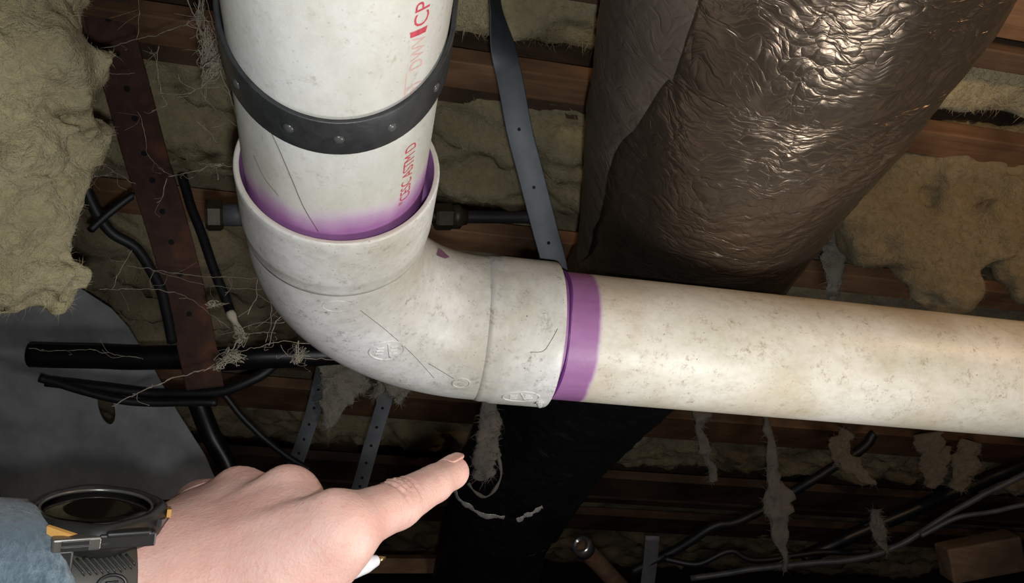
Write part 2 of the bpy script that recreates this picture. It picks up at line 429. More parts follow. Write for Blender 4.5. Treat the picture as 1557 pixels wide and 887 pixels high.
# ------------------------------------------------------------------ the setting: crawl space shell
HC = 0.70                                     # underside of the subfloor above the camera
def quadbox(name, lo, hi, mat, parent=None, kind='structure'):
    lo = np.array(lo, float); hi = np.array(hi, float)
    v, f = box((lo+hi)/2, (1, 0, 0), (0, 1, 0), (0, 0, 1), *((hi-lo)/2))
    o = mesh_obj(name, v, f, mat, parent, smooth=False)
    if parent is None: o['kind'] = kind
    return o
quadbox('floor', (-2.6, -1.6, -0.06), (2.6, 3.6, 0.0), 'dirt')
ZT = ZC+HC
quadbox('wall_back', (-2.6, 3.6, 0.0), (2.6, 3.75, ZT+0.1), 'block')
quadbox('wall_left', (-2.75, -1.6, 0.0), (-2.6, 3.75, ZT+0.1), 'block')
quadbox('wall_right', (2.6, -1.6, 0.0), (2.75, 3.75, ZT+0.1), 'block')
quadbox('wall_front', (-2.75, -1.75, 0.0), (2.75, -1.6, ZT+0.1), 'block')
ceil = bpy.data.objects.new('ceiling', None); col.objects.link(ceil); ceil.location = (0, 1, ZT); ceil['kind'] = 'structure'
ceil['label'] = 'underside of a timber floor with boards and furring strips'
for i in range(21):                           # subfloor boards run across the joists
    x0 = -2.6+i*0.2477
    quadbox('subfloor_board', (x0+0.002, -1.6, ZT+rnd.uniform(0, .002)), (x0+0.2457, 3.6, ZT+0.03), 'subfloor', ceil)
def s_of(px, py, h):
    return (ph(px, py, h)-CAM) @ JQ
HS = 0.575                                    # underside of the furring strips above the camera
def strip(s0, s1, h0, h1, mat, name, t0=-1.9, t1=2.1):
    c = CAM+JQ*(s0+s1)/2+JD*(t0+t1)/2+np.array([0, 0, (h0+h1)/2])
    v, f = box(c, JD, JQ, (0, 0, 1), (t1-t0)/2, (s1-s0)/2, (h1-h0)/2, 0.0015)
    return mesh_obj(name, v, f, mat, ceil, smooth=False)
strips = [((1450, -60), (1450, 46), 'wood'), ((1450, 66), (1450, 98), 'wood_dark'), ((1450, 206), (1450, 243), 'wood'),
          ((1300, 420), (1300, 447), 'wood'), ((610, 604), (610, 638), 'wood'), ((1200, 745), (1200, 772), 'wood_dark'), ((1200, 800), (1200, 822), 'wood_dark')]
SV = []
for (a, b, m) in strips:
    s0, s1 = s_of(*a, HS), s_of(*b, HS); SV.append((s0, s1))
    strip(s0, s1, HS, HS+0.020, m, 'furring_strip')
for s in (SV[0][0]-0.10, SV[2][1]+0.02, SV[4][0]-0.05, SV[5][1]+0.1, SV[5][1]+0.5):   # joists above the strips
    strip(s-0.02, s+0.02, HS+0.020, HC, 'wood_dark', 'joist')

# ------------------------------------------------------------------ the pvc drain: pipe, elbow, pipe (camera-frame fit, millimetres)
d1 = N3(cdir((0.19246, 0.51565, -0.83491))); d2 = N3(cdir((0.98161, -0.10017, 0.16252)))
K = cam2w((-116.17, -15.1, 523.7))
d1[2] = 0; d1 = N3(d1); d2[2] = 0; d2 = d2-d1*(d1 @ d2); d2 = N3(d2)
LEG1, LEG2, HUB = 0.155, 0.1445, 0.049
rim1 = K+d1*LEG1; rim2 = K+d2*LEG2
RP = 0.0445
def axis_obj(o, origin, axis):
    """re-express a mesh in a frame whose z is the axis, origin at origin (for object-space stains)"""
    z = Vector(axis); x = Vector((0, 0, 1)).cross(z).normalized(); y = z.cross(x)
    Mx = Matrix((x, y, z)).transposed().to_4x4(); Mx.translation = Vector(origin)
    o.data.transform(Mx.inverted()); o.matrix_world = Mx
    return o
def pipe(name, start, axis, length, rin, mat, label, off):
    root = bpy.data.objects.new(name, None); col.objects.link(root)
    z = Vector(axis); x = Vector((0, 0, 1)).cross(z).normalized(); y = z.cross(x)
    Mx = Matrix((x, y, z)).transposed().to_4x4(); Mx.translation = Vector(np.asarray(start)+off)
    root.matrix_world = Mx; tag(root, label, 'pipe')
    def seg(nm, z0, z1):
        prof = [(z0, rin), (z1, rin), (z1, RP), (z1-0.0006, RP), (z0, RP)]
        steps = [(z1-0.0006+(z0-z1+0.0006)*k/20, RP) for k in range(1, 20)]
        prof = prof[:4]+steps+prof[4:]
        V, Fc = closed_lathe(prof, (0, 0, 0), (0, 0, 1), 128)
        me = bpy.data.meshes.new(nm); me.from_pydata(V.tolist(), [], Fc); me.update()
        me.polygons.foreach_set('use_smooth', [True]*len(me.polygons)); me.materials.append(M[mat])
        me.set_sharp_from_angle(angle=math.radians(40))
        o = bpy.data.objects.new(nm, me); col.objects.link(o); o.parent = root; return o
    pb = seg('primer_band', -0.038, 0.034); pb['label'] = 'purple primer stain around the pipe end'
    w = seg('pipe_wall', 0.034, length)
    return root, pb, w
off1 = -np.cross(d1, (0, 0, 1))*0.0
side1 = N3(np.cross(d1, (0, 0, 1)))
if (side1 @ RIGHT) > 0: side1 = -side1
p1root, p1band, p1wall = pipe('pvc_pipe', rim1, d1, 0.60, 0.0395, 'pvc1', 'white plastic drain pipe coming overhead towards the viewer, with red printing', side1*0.0012)
p2root, p2band, p2wall = pipe('pvc_pipe', rim2, d2, 1.9, 0.0395, 'pvc2', 'long yellowed plastic drain pipe running off to the right from the elbow', np.zeros(3))

elbow = thing('pvc_elbow', K, 'speckled white plastic elbow fitting joining the two drain pipes', 'pipe elbow')
R_B = 0.0490                                  # body radius
RH = 0.0505
TL1 = LEG1-HUB; TL2 = LEG2-HUB; RB = min(TL1, TL2)-0.002
nrm = N3(np.cross(d1, d2))
cen = K+(d1+d2)*RB
path = [K+d1*(LEG1-HUB+0.004)]
A0 = K+d1*RB
for k in range(41):
    a = math.pi/2*k/40
    path.append(cen-d2*RB*math.cos(a)-d1*RB*math.sin(a))
path.append(K+d2*(LEG2-HUB+0.004))
V, Fc = tube(np.array(path), R_B, 96, caps=False, ref=(0, 0, 1))
body = mesh_obj('body', V, Fc, 'elbow', elbow)
def hub(end, axis, h):
    prof = [(-HUB-0.001, R_B-0.002), (-HUB+0.000, R_B+0.0002), (-HUB+0.0035, R_B+0.0008), (-HUB+0.0085, RH-0.0008), (-HUB+0.0105, RH-0.0001), (-HUB+0.013, RH)]
    prof += [(-HUB+0.013+(HUB-0.0142)*k/8, RH) for k in range(1, 9)]
    prof += [(-0.0004, RH-0.0003), (0, RH-0.0009)]
    V, Fc = lathe(prof, end, axis, 128)
    o = mesh_obj('hub', V, Fc, 'elbow', elbow)
    prof = [(0, RH-0.0009), (0.0001, RH-0.0026), (-0.0003, RH-0.0029)]
    V, Fc = lathe(prof, end, axis, 128); r = mesh_obj('rim', V, Fc, 'rim', o)
    prof = [(-0.0003, RH-0.0029), (-0.006, RH-0.0036), (-0.015, RH-0.0046), (-0.0395, 0.0446), (-0.0395, 0.040)]
    V, Fc = lathe(prof, end, axis, 128); s = mesh_obj('socket', V, Fc, 'primer', o); s['label'] = 'purple primed socket inside the hub'
    return o
hub1 = hub(rim1, d1, 0); hub2 = hub(rim2, d2, 0)
# a bead of dark primer squeezed out at the joint of the right-hand pipe
ang = np.linspace(0, 2*np.pi, 97)
w2 = np.array([0, 0, 1.0]); u2 = np.cross(d2, w2)
V, Fc = tube([rim2+d2*(0.0030+0.0016*math.sin(t+1)+0.0004*math.sin(5*t))+(u2*math.cos(t)+w2*math.sin(t))*(RP+0.0001) for t in ang], 0.0011+0.0004*np.sin(3*ang), 8, caps=False)
o = mesh_obj('primer_bead', V, Fc, 'primer_dark', p2root)
V_ = np.array([Vector(p2root.matrix_world.inverted() @ Vector(q)) for q in V]); o.data.vertices.foreach_set('co', V_.ravel()); o['label'] = 'dark purple primer line'

fit = [body, hub1, hub2]
def pipe_world(o):
    Mx = o.parent.matrix_world
    return BVHTree.FromPolygons([Mx @ v.co for v in o.data.vertices], [p.vertices[:] for p in o.data.polygons])
for o in (p1wall, p1band, p2wall, p2band): _bvh[o.name] = pipe_world(o)
pipes = [p1wall, p1band, p2wall, p2band]
# moulded marks on the elbow
def ring_mark(px, py, rx, ry, rot, wire, name, label, cross=False):
    h = ray(fit, px, py)
    p, n = h[0], h[1]; n = n if n @ (CAM-p) > 0 else -n
    e1 = N3(RIGHT*math.cos(rot)-UP*math.sin(rot)); e1 = N3(e1-n*(e1 @ n)); e2 = np.cross(n, e1)
    t = np.linspace(0, 2*np.pi, 49)
    def surf(a, b):
        q = p+e1*a+e2*b
        bt = [_bvh[o.name].find_nearest(Vector(q)) for o in fit]; bt = min(bt, key=lambda x: x[3])
        return np.array(bt[0])
    parts = [tube([surf(rx*math.cos(k), ry*math.sin(k)) for k in t], wire, 6, caps=False)]
    if cross:
        parts.append(tube([surf(x, ry*0.8-ry*1.5*k/6) for k, x in ((k, -rx*0.02+0.0005*k) for k in range(7))], wire*1.1, 6))
        for sgn in (-1, 1):
            for r_ in range(3):
                parts.append(tube([surf(sgn*rx*(0.2+0.07*k), ry*(0.35-0.33*r_)+0.0003*math.sin(3*k+r_)) for k in range(7)], wire*0.9, 6))
    V, Fc = join(parts)
    o = mesh_obj(name, V, Fc, 'elbow', elbow); o['label'] = label; return o
ring_mark(588, 534, 0.0105, 0.0085, 0.35, 0.0006, 'moulded_emblem', 'raised oval moulded mark', True)
ring_mark(701, 583, 0.0055, 0.0048, 0.1, 0.0006, 'moulded_ring', 'small raised moulded ring')
ring_mark(512, 466, 0.0075, 0.0055, 0.1, 0.0002, 'moulded_ring', 'faint moulded ring')
ring_mark(792, 604, 0.012, 0.0065, 0.05, 0.0006, 'moulded_emblem', 'raised oval moulded mark under the hub', True)
# purple smudge
def smudge(px, pts, parent, mat, label):
    q = [h for h in (ray(fit, x, y) for x, y in pts) if h is not None]
    if len(q) < 3: return
    V = [h[0]+(h[1] if h[1] @ (CAM-h[0]) > 0 else -h[1])*0.0005 for h in q]
    o = mesh_obj('primer_smudge', V, [list(range(len(V)))], mat, parent, False); o['label'] = label
smudge(0, [(666, 378), (670, 380), (683, 392), (676, 394), (669, 392), (663, 389)], elbow, 'smudge', 'small purple primer smudge')

# red printing rolled onto the near pipe
def text_mesh(s, size, spacing=1.0):
    cu = bpy.data.curves.new('t', 'FONT'); cu.body = s; cu.size = size; cu.space_character = spacing; cu.resolution_u = 3
    ob = bpy.data.objects.new('t', cu); col.objects.link(ob)
    dg = bpy.context.evaluated_depsgraph_get(); me = bpy.data.meshes.new_from_object(ob.evaluated_get(dg))
    bm = bmesh.new(); bm.from_mesh(me); bmesh.ops.triangulate(bm, faces=bm.faces[:])
    bmesh.ops.subdivide_edges(bm, edges=[e for e in bm.edges if e.calc_length() > size*0.2], cuts=2)
    bm.verts.ensure_lookup_table(); V = np.array([v.co[:] for v in bm.verts]); Fc = [[v.index for v in f.verts] for f in bm.faces]; bm.free()
    bpy.data.objects.remove(ob); return V, Fc
def roll(V, z0, ang0, root):
    """text x -> along the pipe (z), text y -> round the pipe; local pipe frame"""
    a = ang0+V[:, 1]/RP; r = RP+0.00012
    return np.stack([r*np.cos(a), r*np.sin(a), z0+V[:, 0]], 1)
Mi = p1root.matrix_world.inverted()
def pipe_angle(px, py):
    h = ray([p1wall, p1band], px, py); q = Mi @ Vector(h[0]); return math.atan2(q.y, q.x), q.z
def printing(name, s, size, pxy, mat, stretch=1.0, spacing=1.0, yflip=1):
    a, z = pipe_angle(*pxy); V, Fc = text_mesh(s, size, spacing); V = V.copy(); V[:, 0] *= stretch; V[:, 1] *= TS
    W = roll(V, z, a, p1root)
    me = bpy.data.meshes.new(name); me.from_pydata(W.tolist(), [], Fc); me.update(); me.materials.append(M[mat])
    o = bpy.data.objects.new(name, me); col.objects.link(o); o.parent = p1root; o['label'] = 'red printed lettering' if mat == 'red_ink' else 'faded red printed lettering'
    return o
# letters' tops point to picture-left: find the sign of the angle
aL, _ = pipe_angle(560, 60); aR, _ = pipe_angle(640, 60)
TS = 1.0 if math.atan2(math.sin(aL-aR), math.cos(aL-aR)) > 0 else -1.0
printing('print_text', "''CESC ASTM D", 0.0098, (621, 302), 'red_ink', 0.68, 0.95)
printing('print_text', "CP-", 0.0105, (650, 34), 'red_ink', 0.9)
def patch(name, pts, mat, label):
    """flat inked patch on the near pipe from (angle, z) outline through picture points"""
    q = np.unwrap(np.array([pipe_angle(x, y) for x, y in pts]), axis=0); n = 8; V = []
    for i in range(n):
        for k in range(n):
            u, v = i/(n-1), k/(n-1)
            a, z = (q[0]*(1-u)+q[1]*u)*(1-v)+(q[3]*(1-u)+q[2]*u)*v
            V.append((math.cos(a)*(RP+.00012), math.sin(a)*(RP+.00012), z))
    Fq = [(i*n+k, i*n+k+1, (i+1)*n+k+1, (i+1)*n+k) for i in range(n-1) for k in range(n-1)]
    me = bpy.data.meshes.new(name); me.from_pydata(V, [], Fq); me.update(); me.materials.append(M[mat])
    o = bpy.data.objects.new(name, me); col.objects.link(o); o.parent = p1root; o['label'] = label
patch('print_bar', [(623, 50), (650, 38), (647, 48), (624, 58)], 'red_ink', 'red printed block')
printing('print_text', "DWV", 0.0098, (641, 100), 'red_faded', 0.7)
patch('print_line', [(617, 112), (618.5, 112), (616, 155), (614, 155)], 'red_faded', 'faded red printed line')
printing('print_text', "(o)", 0.0098, (634, 146), 'red_faded', 0.75)

# dark threads lying across the fitting, and cracks
def thread(pts, rad, mat, parent, objs, name='thread', label=None):
    P = []
    for x, y in smooth_path(pts, max(8, len(pts)*6)):
        h = ray(objs, x, y)
        if h is None: continue
        n = h[1] if h[1] @ (CAM-h[0]) > 0 else -h[1]
        P.append(h[0]+n*rad*0.6)
    V, Fc = tube(P, rad, 5)
    if isinstance(parent, str): return V, Fc
    o = mesh_obj(name, V, Fc, mat, parent)
    if label: o['label'] = label
    return o
for k, (pts, r, lab) in enumerate([
    ([(548, 472), (590, 505), (628, 540), (660, 575)], 0.00015, 'dark loose thread slanting across the curve of the elbow'),
    ([(652, 553), (690, 576)], 0.00018, 'short dark thread above the small moulded ring on the elbow'),
    ([(806, 536), (826, 534), (838, 518), (848, 500)], 0.00017, 'hooked dark thread on the hub beside the purple band')]):
    V, Fc = thread(pts, r, 'hair', 'x', fit); tag(mesh_obj('thread', V, Fc, 'hair'), lab, 'thread', 'threads stuck to the pipes')
for pts, lab in [([(412, 200), (428, 235), (445, 275), (462, 315), (484, 352)], 'long dark thread slanting down the near pipe into the hub'),
                 ([(386, 236), (402, 270), (424, 298)], 'shorter dark thread at the left side of the near pipe')]:
    V, Fc = thread(pts, 0.00017, 'hair', 'x', pipes); tag(mesh_obj('thread', V, Fc, 'hair'), lab, 'thread', 'threads stuck to the pipes')

# water drop under the hub
h = ray(fit, 821, 612)
dp = np.array(h[0] if h else rim2); dp = dp+np.array([0, 0, -0.0005])
prof = [(0.0035*math.cos(t)*(1.25 if math.cos(t) > 0 else 1), 0.0026*math.sin(t)) for t in np.linspace(0.02, math.pi-0.02, 16)]
V, Fc = capped_lathe(prof, dp, (0, 0, 1), 20); tag(mesh_obj('water_drop', V, Fc, 'water'), 'clear water drop hanging from the lower edge of the elbow hub', 'water drop')

# ------------------------------------------------------------------ black sling strap round the near pipe
def sling():
    # where the strap passes: picture (510,205) on the pipe front
    h = ray([p1wall], 512, 205); z = (Mi @ Vector(h[0])).z
    c = np.array(p1root.matrix_world @ Vector((0, 0, z)))
    root = thing('hanger_strap', c+np.array([0, 0, -0.047]), 'black plastic strap slung under the printed pipe, with studs', 'strap')
    up = np.array([0, 0, 1.0]); s = N3(np.cross(d1, up)); s = s if s @ RIGHT > 0 else -s
    r = RP+0.0016; P = []
    top = HS-0.262+0.03
    lean = d1*0.42                         # the tails lean along the pipe
    for k in range(14): P.append(c-s*r+d1*0.42*r+(up+lean)*top*(1-k/14))
    for k in range(49):
        a = math.pi+math.pi*k/48; P.append(c+s*r*math.cos(a)+up*r*math.sin(a)+d1*0.42*r*(1+math.sin(a)))
    for k in range(1, 15): P.append(c+s*r+d1*0.42*r+(up+lean)*top*k/14)
    P = np.array(P); V, Fc = band(P, d1, 0.0185, 0.0021)
    mesh_obj('band', V, Fc, 'black_band', root)
    for px_, py_ in ((372, 150), (443, 190), (515, 208), (590, 200), (650, 166)):
        q0 = np.array(ray([p1wall], px_, py_)[0]); q1 = q0-c; q1 = q1-d1*(q1 @ d1); a = math.atan2(q1 @ up, q1 @ s)
        nn = s*math.cos(a)+up*math.sin(a); q = c+nn*(r+0.0010)+d1*0.42*r*(1+math.sin(a))
        V, Fc = capped_lathe([(-0.0006, 0.0023), (0.0002, 0.0022), (0.0007, 0.0016), (0.0009, 0.0006)], q, nn, 16); mesh_obj('stud', V, Fc, 'stud', root)
sling()

# ------------------------------------------------------------------ straps, rods
def strap_thing(name, P, wd, w, th, mat, label, cat='strap', group=None, holes=None, hole_r=0.0016, holemat='hole'):
    P = np.asarray(P); root = thing(name, P[-1], label, cat, group)
    V, Fc = band(P, wd, w, th); mesh_obj('band', V, Fc, mat, root)
    if holes is not None:
        T = N3(P[min(holes[0]+1, len(P)-1)]-P[max(holes[0]-1, 0)])
        Wd = np.asarray(wd, float)
        hv = None
        for i in holes:
            T = N3(P[min(i+1, len(P)-1)]-P[max(i-1, 0)]); W_ = Wd if Wd.ndim == 1 else Wd[i]
            n = N3(np.cross(T, W_)); n = n if n @ (CAM-P[i]) > 0 else -n
            V, Fc = capped_lathe([(0, hole_r*1.02), (th*0.62, hole_r), (th*0.55, hole_r*0.7)], P[i], n, 12); mesh_obj('hole', V, Fc, holemat, root)
    return root
# twisted gun-metal strap beside the duct
Pm = smooth_path([pw(742, -70, 555), pw(752, 0, 560), pw(764, 70, 566), pw(777, 130, 570), pw(790, 200, 575), pw(808, 270, 582), pw(826, 340, 588), pw(842, 400, 592), pw(850, 450, 596)], 90)
tw = np.clip((np.linspace(0, 1, 90)-0.13)/0.20, 0, 1); tw = tw*tw*(3-2*tw)
wd = np.array([RIGHT*math.cos(a)+FWD*math.sin(a) for a in (1-tw)*1.12])
strap_thing('metal_strap', Pm, wd, 0.0190, 0.0012, 'gunmetal', 'twisted dark metal hanger strap with small holes beside the foil duct', holes=[44, 58, 72, 80], hole_r=0.0013)
# rod with hex nuts passing behind the hub
ra, rb = pw(322, 327, 560), pw(830, 331, 640)
root = thing('threaded_rod', (ra+rb)/2, 'black rod with a hex nut, passing behind the elbow hub', 'rod')
V, Fc = tube(smooth_path([ra, (ra+rb)/2, rb], 20), 0.0050, 20); mesh_obj('rod', V, Fc, 'rod', root)
ax = N3(rb-ra)
def hexnut(c, ax, r, L_, parent):
    parts = [capped_lathe([(-L_/2, r*0.86), (-L_/2+0.002, r), (L_/2-0.002, r), (L_/2, r*0.86)], c, ax, 6, ref=(0, 0.3, 1))]
    V, Fc = join(parts); o = mesh_obj('hex_nut', V, Fc, 'nut', parent, smooth=False); o['label'] = 'olive grey hex nut'; return o
cn = ra+ax*((pw(681, 327, 600)-ra) @ ax); hexnut(cn, ax, 0.0106, 0.015, root)
V, Fc = capped_lathe([(-0.002, 0.0095), (0.004, 0.0095), (0.006, 0.007), (0.010, 0.006)], cn+ax*0.0085, ax, 24); mesh_obj('collar', V, Fc, 'nut', root)
cl_ = ra+ax*((pw(326, 326, 562)-ra) @ ax); hexnut(cl_, ax, 0.0115, 0.012, root)
V, Fc = capped_lathe([(-0.004, 0.008), (0.02, 0.008)], cl_+ax*0.010, ax, 20); mesh_obj('collar', V, Fc, 'galv', root)

# ------------------------------------------------------------------ foil duct
def duct():
    ctl = [(1390, -430, 372, 118), (1290, -230, 430, 118), (1230, -80, 478, 118), (1197, 0, 512, 117), (1152, 110, 556, 113), (1110, 200, 606, 108), (1072, 300, 680, 102), (1028, 400, 775, 98), (945, 520, 920, 96), (862, 620, 1060, 96), (800, 710, 1180, 95), (762, 790, 1290, 94), (742, 860, 1390, 98), (722, 960, 1530, 98), (700, 1080, 1680, 98)]
    C = np.array([list(cam2w(pc(a, b, c)))+[r/1000.] for a, b, c, r in ctl])
    S = smooth_path(C, 560); P, R = S[:, :3], S[:, 3]
    root = thing('flexible_duct', P[150], 'crumpled silver foil flexible air duct above the right-hand pipe', 'duct')
    T, U, W = frames(P, (0, 0, 1)); n = 260
    a = np.linspace(0, 2*np.pi, n+1)
    arc = np.concatenate([[0], np.cumsum(np.linalg.norm(np.diff(P, axis=0), axis=1))])
    def skin(i0, i1, r_add, amp, name, mat, ncol=n, ragged=0):
        Nn = np.cos(a)[None, :, None]*U[i0:i1, None]+np.sin(a)[None, :, None]*W[i0:i1, None]
        base = P[i0:i1, None]+Nn*(R[i0:i1, None, None]+r_add)
        # creases pull in the jacket: ridged noise, stretched round the duct
        q = np.stack([np.broadcast_to(arc[i0:i1, None]*75, base.shape[:2]), np.broadcast_to(np.cos(a)*4.5, base.shape[:2]), np.broadcast_to(np.sin(a)*4.5, base.shape[:2])], -1)
        sk = q.copy(); sk[..., 0] += 3.2*np.sin(a)[None]*1.0
        d = -np.abs(fbm(sk, 3, 3))*1.2+0.45*fbm(sk*2.3, 3, 9)
        big = fbm(q*np.array([0.12, 0.5, 0.5]), 2, 21)
        d = d*amp+big*0.0045
        V = base+Nn*d[..., None]
        m = i1-i0
        if ragged:
            V[-1] = V[-1]+T[i1-1]*(fbm(np.stack([a*6, a*0, a*0], -1), 3, 4)*ragged)[:, None]
        Fc = [[i*(n+1)+j, i*(n+1)+j+1, (i+1)*(n+1)+j+1, (i+1)*(n+1)+j] for i in range(m-1) for j in range(n)]
        uv = np.stack([np.broadcast_to(a[None]*0.11, base.shape[:2]), np.broadcast_to(arc[i0:i1, None], base.shape[:2])], -1).reshape(-1, 2)
        o = mesh_obj(name, V.reshape(-1, 3), Fc, mat, root, uv=uv); return o
    f_end = 302
    b_end = int(np.argmin(np.abs(F*((P-CAM) @ -UP)/((P-CAM) @ FWD)+443.5-772)))
    _j = skin(0, f_end, 0.0, 0.0013, 'foil_jacket', 'foil')
    s = skin(f_end-3, b_end, 0.001, 0.004, 'black_sleeve', 'sleeve_black', ragged=0.012); s['label'] = 'black plastic sleeve of the far duct section'
    _s = s
    s = skin(b_end-6, 559, -0.006, 0.002, 'inner_hose', 'sleeve_black'); s['label'] = 'black lower duct section'
    # shiny torn film round the end of the sleeve
    for pts_, wd_ in (([(690, 744), (700, 762), (716, 774), (738, 784), (768, 787)], 0.010), ([(786, 792), (800, 785), (813, 777), (826, 771)], 0.009)):
        hh = [ray([_s, s], x, y) for x, y in pts_]
        dep = min((h[0]-CAM) @ FWD for h in hh if h is not None)*1000-4
        pts = smooth_path([pw(x, y, dep) for x, y in pts_], 40); k = np.linspace(0, 1, 40)
        pts = pts+0.003*np.stack([fbm(pts*120, 3, q) for q in (1, 2, 3)], 1)
        V, Fc = band(pts, UP*0.8-FWD*0.5, wd_*(0.35+0.65*np.abs(np.sin(k*9+1))), 0.0008); o = mesh_obj('torn_film_edge', V, Fc, 'silver', root); o['label'] = 'shiny torn film edge'
    # added shell of duller foil, puts shade on the left flank of the jacket
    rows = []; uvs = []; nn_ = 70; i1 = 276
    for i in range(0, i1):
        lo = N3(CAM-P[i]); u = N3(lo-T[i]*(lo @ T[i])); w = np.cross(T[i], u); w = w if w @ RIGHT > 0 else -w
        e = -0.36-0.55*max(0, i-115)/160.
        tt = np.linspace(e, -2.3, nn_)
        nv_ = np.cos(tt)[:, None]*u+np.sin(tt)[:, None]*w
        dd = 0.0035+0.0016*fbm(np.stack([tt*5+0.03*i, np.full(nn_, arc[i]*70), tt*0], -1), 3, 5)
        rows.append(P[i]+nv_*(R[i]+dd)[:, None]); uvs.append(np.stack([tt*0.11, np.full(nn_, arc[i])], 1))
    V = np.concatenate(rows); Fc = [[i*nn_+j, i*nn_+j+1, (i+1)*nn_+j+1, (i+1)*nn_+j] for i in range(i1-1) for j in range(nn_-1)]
    o = mesh_obj('flank_shade_shell', V, Fc, 'foil_shade', root, uv=np.concatenate(uvs)); o['label'] = 'added shell that paints shade on the left flank of the duct'
duct()

# ------------------------------------------------------------------ insulation
def fuzz(parent, V, Q, n, ln, wd, mat, seed):
    """short loose glass fibres standing off the wool, one mesh"""
    r = np.random.RandomState(seed+100); V = np.asarray(V); Q = np.asarray([q[:4] for q in Q if len(q) == 4])
    q = Q[r.randint(0, len(Q), n)]; c = V[q].mean(1); nn = np.cross(V[q[:, 2]]-V[q[:, 0]], V[q[:, 3]]-V[q[:, 1]]); nn /= np.linalg.norm(nn, axis=1)[:, None]+1e-12
    flip = ((CAM-c)*nn).sum(1) < 0; nn[flip] *= -1
    t = r.normal(size=(n, 3)); t -= nn*(t*nn).sum(1)[:, None]; t /= np.linalg.norm(t, axis=1)[:, None]
    d = t+nn*r.uniform(0.1, 0.8, (n, 1)); d /= np.linalg.norm(d, axis=1)[:, None]; L_ = r.uniform(*ln, (n, 1)); w = np.cross(d, nn); w = w/np.linalg.norm(w, axis=1)[:, None]*wd
    b = c-nn*0.0006; m = b+d*L_*0.5; e = b+d*L_+t*L_*0.2-nn*L_*0.12+np.array([0, 0, -0.12])*L_
    W = np.stack([b-w, b+w, m-w*0.8, m+w*0.8, e], 1).reshape(-1, 3); k = np.arange(n)*5
    Fc = np.stack([k, k+1, k+3, k+2], 1).tolist()+np.stack([k+2, k+3, k+4], 1).tolist()
    o = mesh_obj('loose_fibres', W, Fc, mat, parent); o['kind'] = 'stuff'; return o
def batt(s0, s1, h_edge, sag, mat, label, seed, t0=-1.3, t1=1.9, res=0.008):
    ns = max(6, int((s1-s0)/res)); nt = int((t1-t0)/res)
    s = np.linspace(s0, s1, ns); t = np.linspace(t0, t1, nt); Sg, Tg = np.meshgrid(s, t, indexing='ij')
    base = CAM+JQ*Sg[..., None]+JD*Tg[..., None]
    e = np.clip(np.minimum(Sg-s0, s1-Sg)/max(0.02, (s1-s0)*0.35), 0, 1)
    q = np.stack([Sg*14, Tg*9, Sg*0+seed*7.7], -1)
    d = sag*e**0.6*(0.35+0.85*np.abs(fbm(q, 5, seed))*1.6)+0.012*fbm(q*4, 4, seed+5)
    V = base.copy(); V[..., 2] += h_edge-d
    top = base.copy(); top[..., 2] += HC-0.004
    Vt = np.concatenate([V.reshape(-1, 3), top.reshape(-1, 3)[[0, nt-1, (ns-1)*nt, ns*nt-1]]]); k = ns*nt
    Fc = [[i*nt+j, (i+1)*nt+j, (i+1)*nt+j+1, i*nt+j+1] for i in range(ns-1) for j in range(nt-1)]
    Fc += [[k, k+1, k+3, k+2], [0]+list(range(1, nt))+[k+1, k], [(ns-1)*nt+j for j in range(nt-1, -1, -1)]+[k+2, k+3],
           [i*nt for i in range(ns-1, -1, -1)]+[k, k+2], [i*nt+nt-1 for i in range(ns)]+[k+3, k+1]]
    o = mesh_obj('insulation_batt', Vt, Fc, mat); tag(o, label, 'insulation', 'insulation batts above the strips')
    fuzz(o, V.reshape(-1, 3), [f for f in Fc if len(f) == 4 and max(f) < k], 14000, (0.005, 0.016), 0.0003, mat, seed); return o
hb = HS+0.05
batt(SV[0][1]+.004, SV[1][0]-.004, hb, 0.03, 'insul_b', 'narrow slice of insulation between the two nearest furring strips', 1)
batt(SV[1][1]+.004, SV[2][0]-.004, hb-0.01, 0.035, 'insul_y', 'yellow insulation batt between the second and third furring strips, right of the pipe top', 2)
batt(SV[2][1]+.004, SV[3][0]-.004, hb, 0.075, 'insul_y', 'wide sagging insulation batt behind the black rod and the duct', 3)
batt(SV[3][1]+.004, SV[4][0]-.004, hb, 0.07, 'insul_b', 'brown insulation batt just beyond the long pipe', 4)
batt(SV[4][1]+.004, SV[5][0]-.004, hb, 0.07, 'insul_b', 'dark far insulation batt above the pointing finger', 5)
batt(SV[5][1]+.10, SV[5][1]+0.85, hb, 0.06, 'insul_b', 'farthest insulation batt in the dark at the bottom', 6, res=0.014)

def clump(name, prims, k, amp, freq, h, mat, label, cat, group=None, seed=0, crack=0.45, nf=9000):
    """torn glass wool: smooth union of balls given as picture (px,py,D mm, r mm, squash) displaced by noise"""
    pr = [(pc(a, b, c), r) for a, b, c, r in prims]
    lo = np.min([c-r for c, r in pr], 0)-amp*1.6-3*h; hi = np.max([c+r for c, r in pr], 0)+amp*1.6+3*h
    G = grid(lo, hi, h); S = None
    for c, r in pr:
        dd = np.linalg.norm((G-c)*np.array([1, 1, 1.25]), axis=-1)-r; S = dd if S is None else smin(S, dd, k)
    S = S+amp*fbm(G*freq, 4, seed, 0.5)*1.7
    if crack: S = S+amp*crack*np.maximum(0, 0.16-np.abs(fbm(G*freq*0.8+31, 3, seed+7)))*6
    V, Q = surface_nets(S, lo, h)
    o = mesh_obj(name, cam2w(V), Q, mat); tag(o, label, cat, group); m_ = o.modifiers.new('s', 'SMOOTH'); m_.iterations = 2; m_.factor = 0.5
    fuzz(o, cam2w(V), Q, nf, (0.003, 0.009), 0.00014, mat, seed); return o
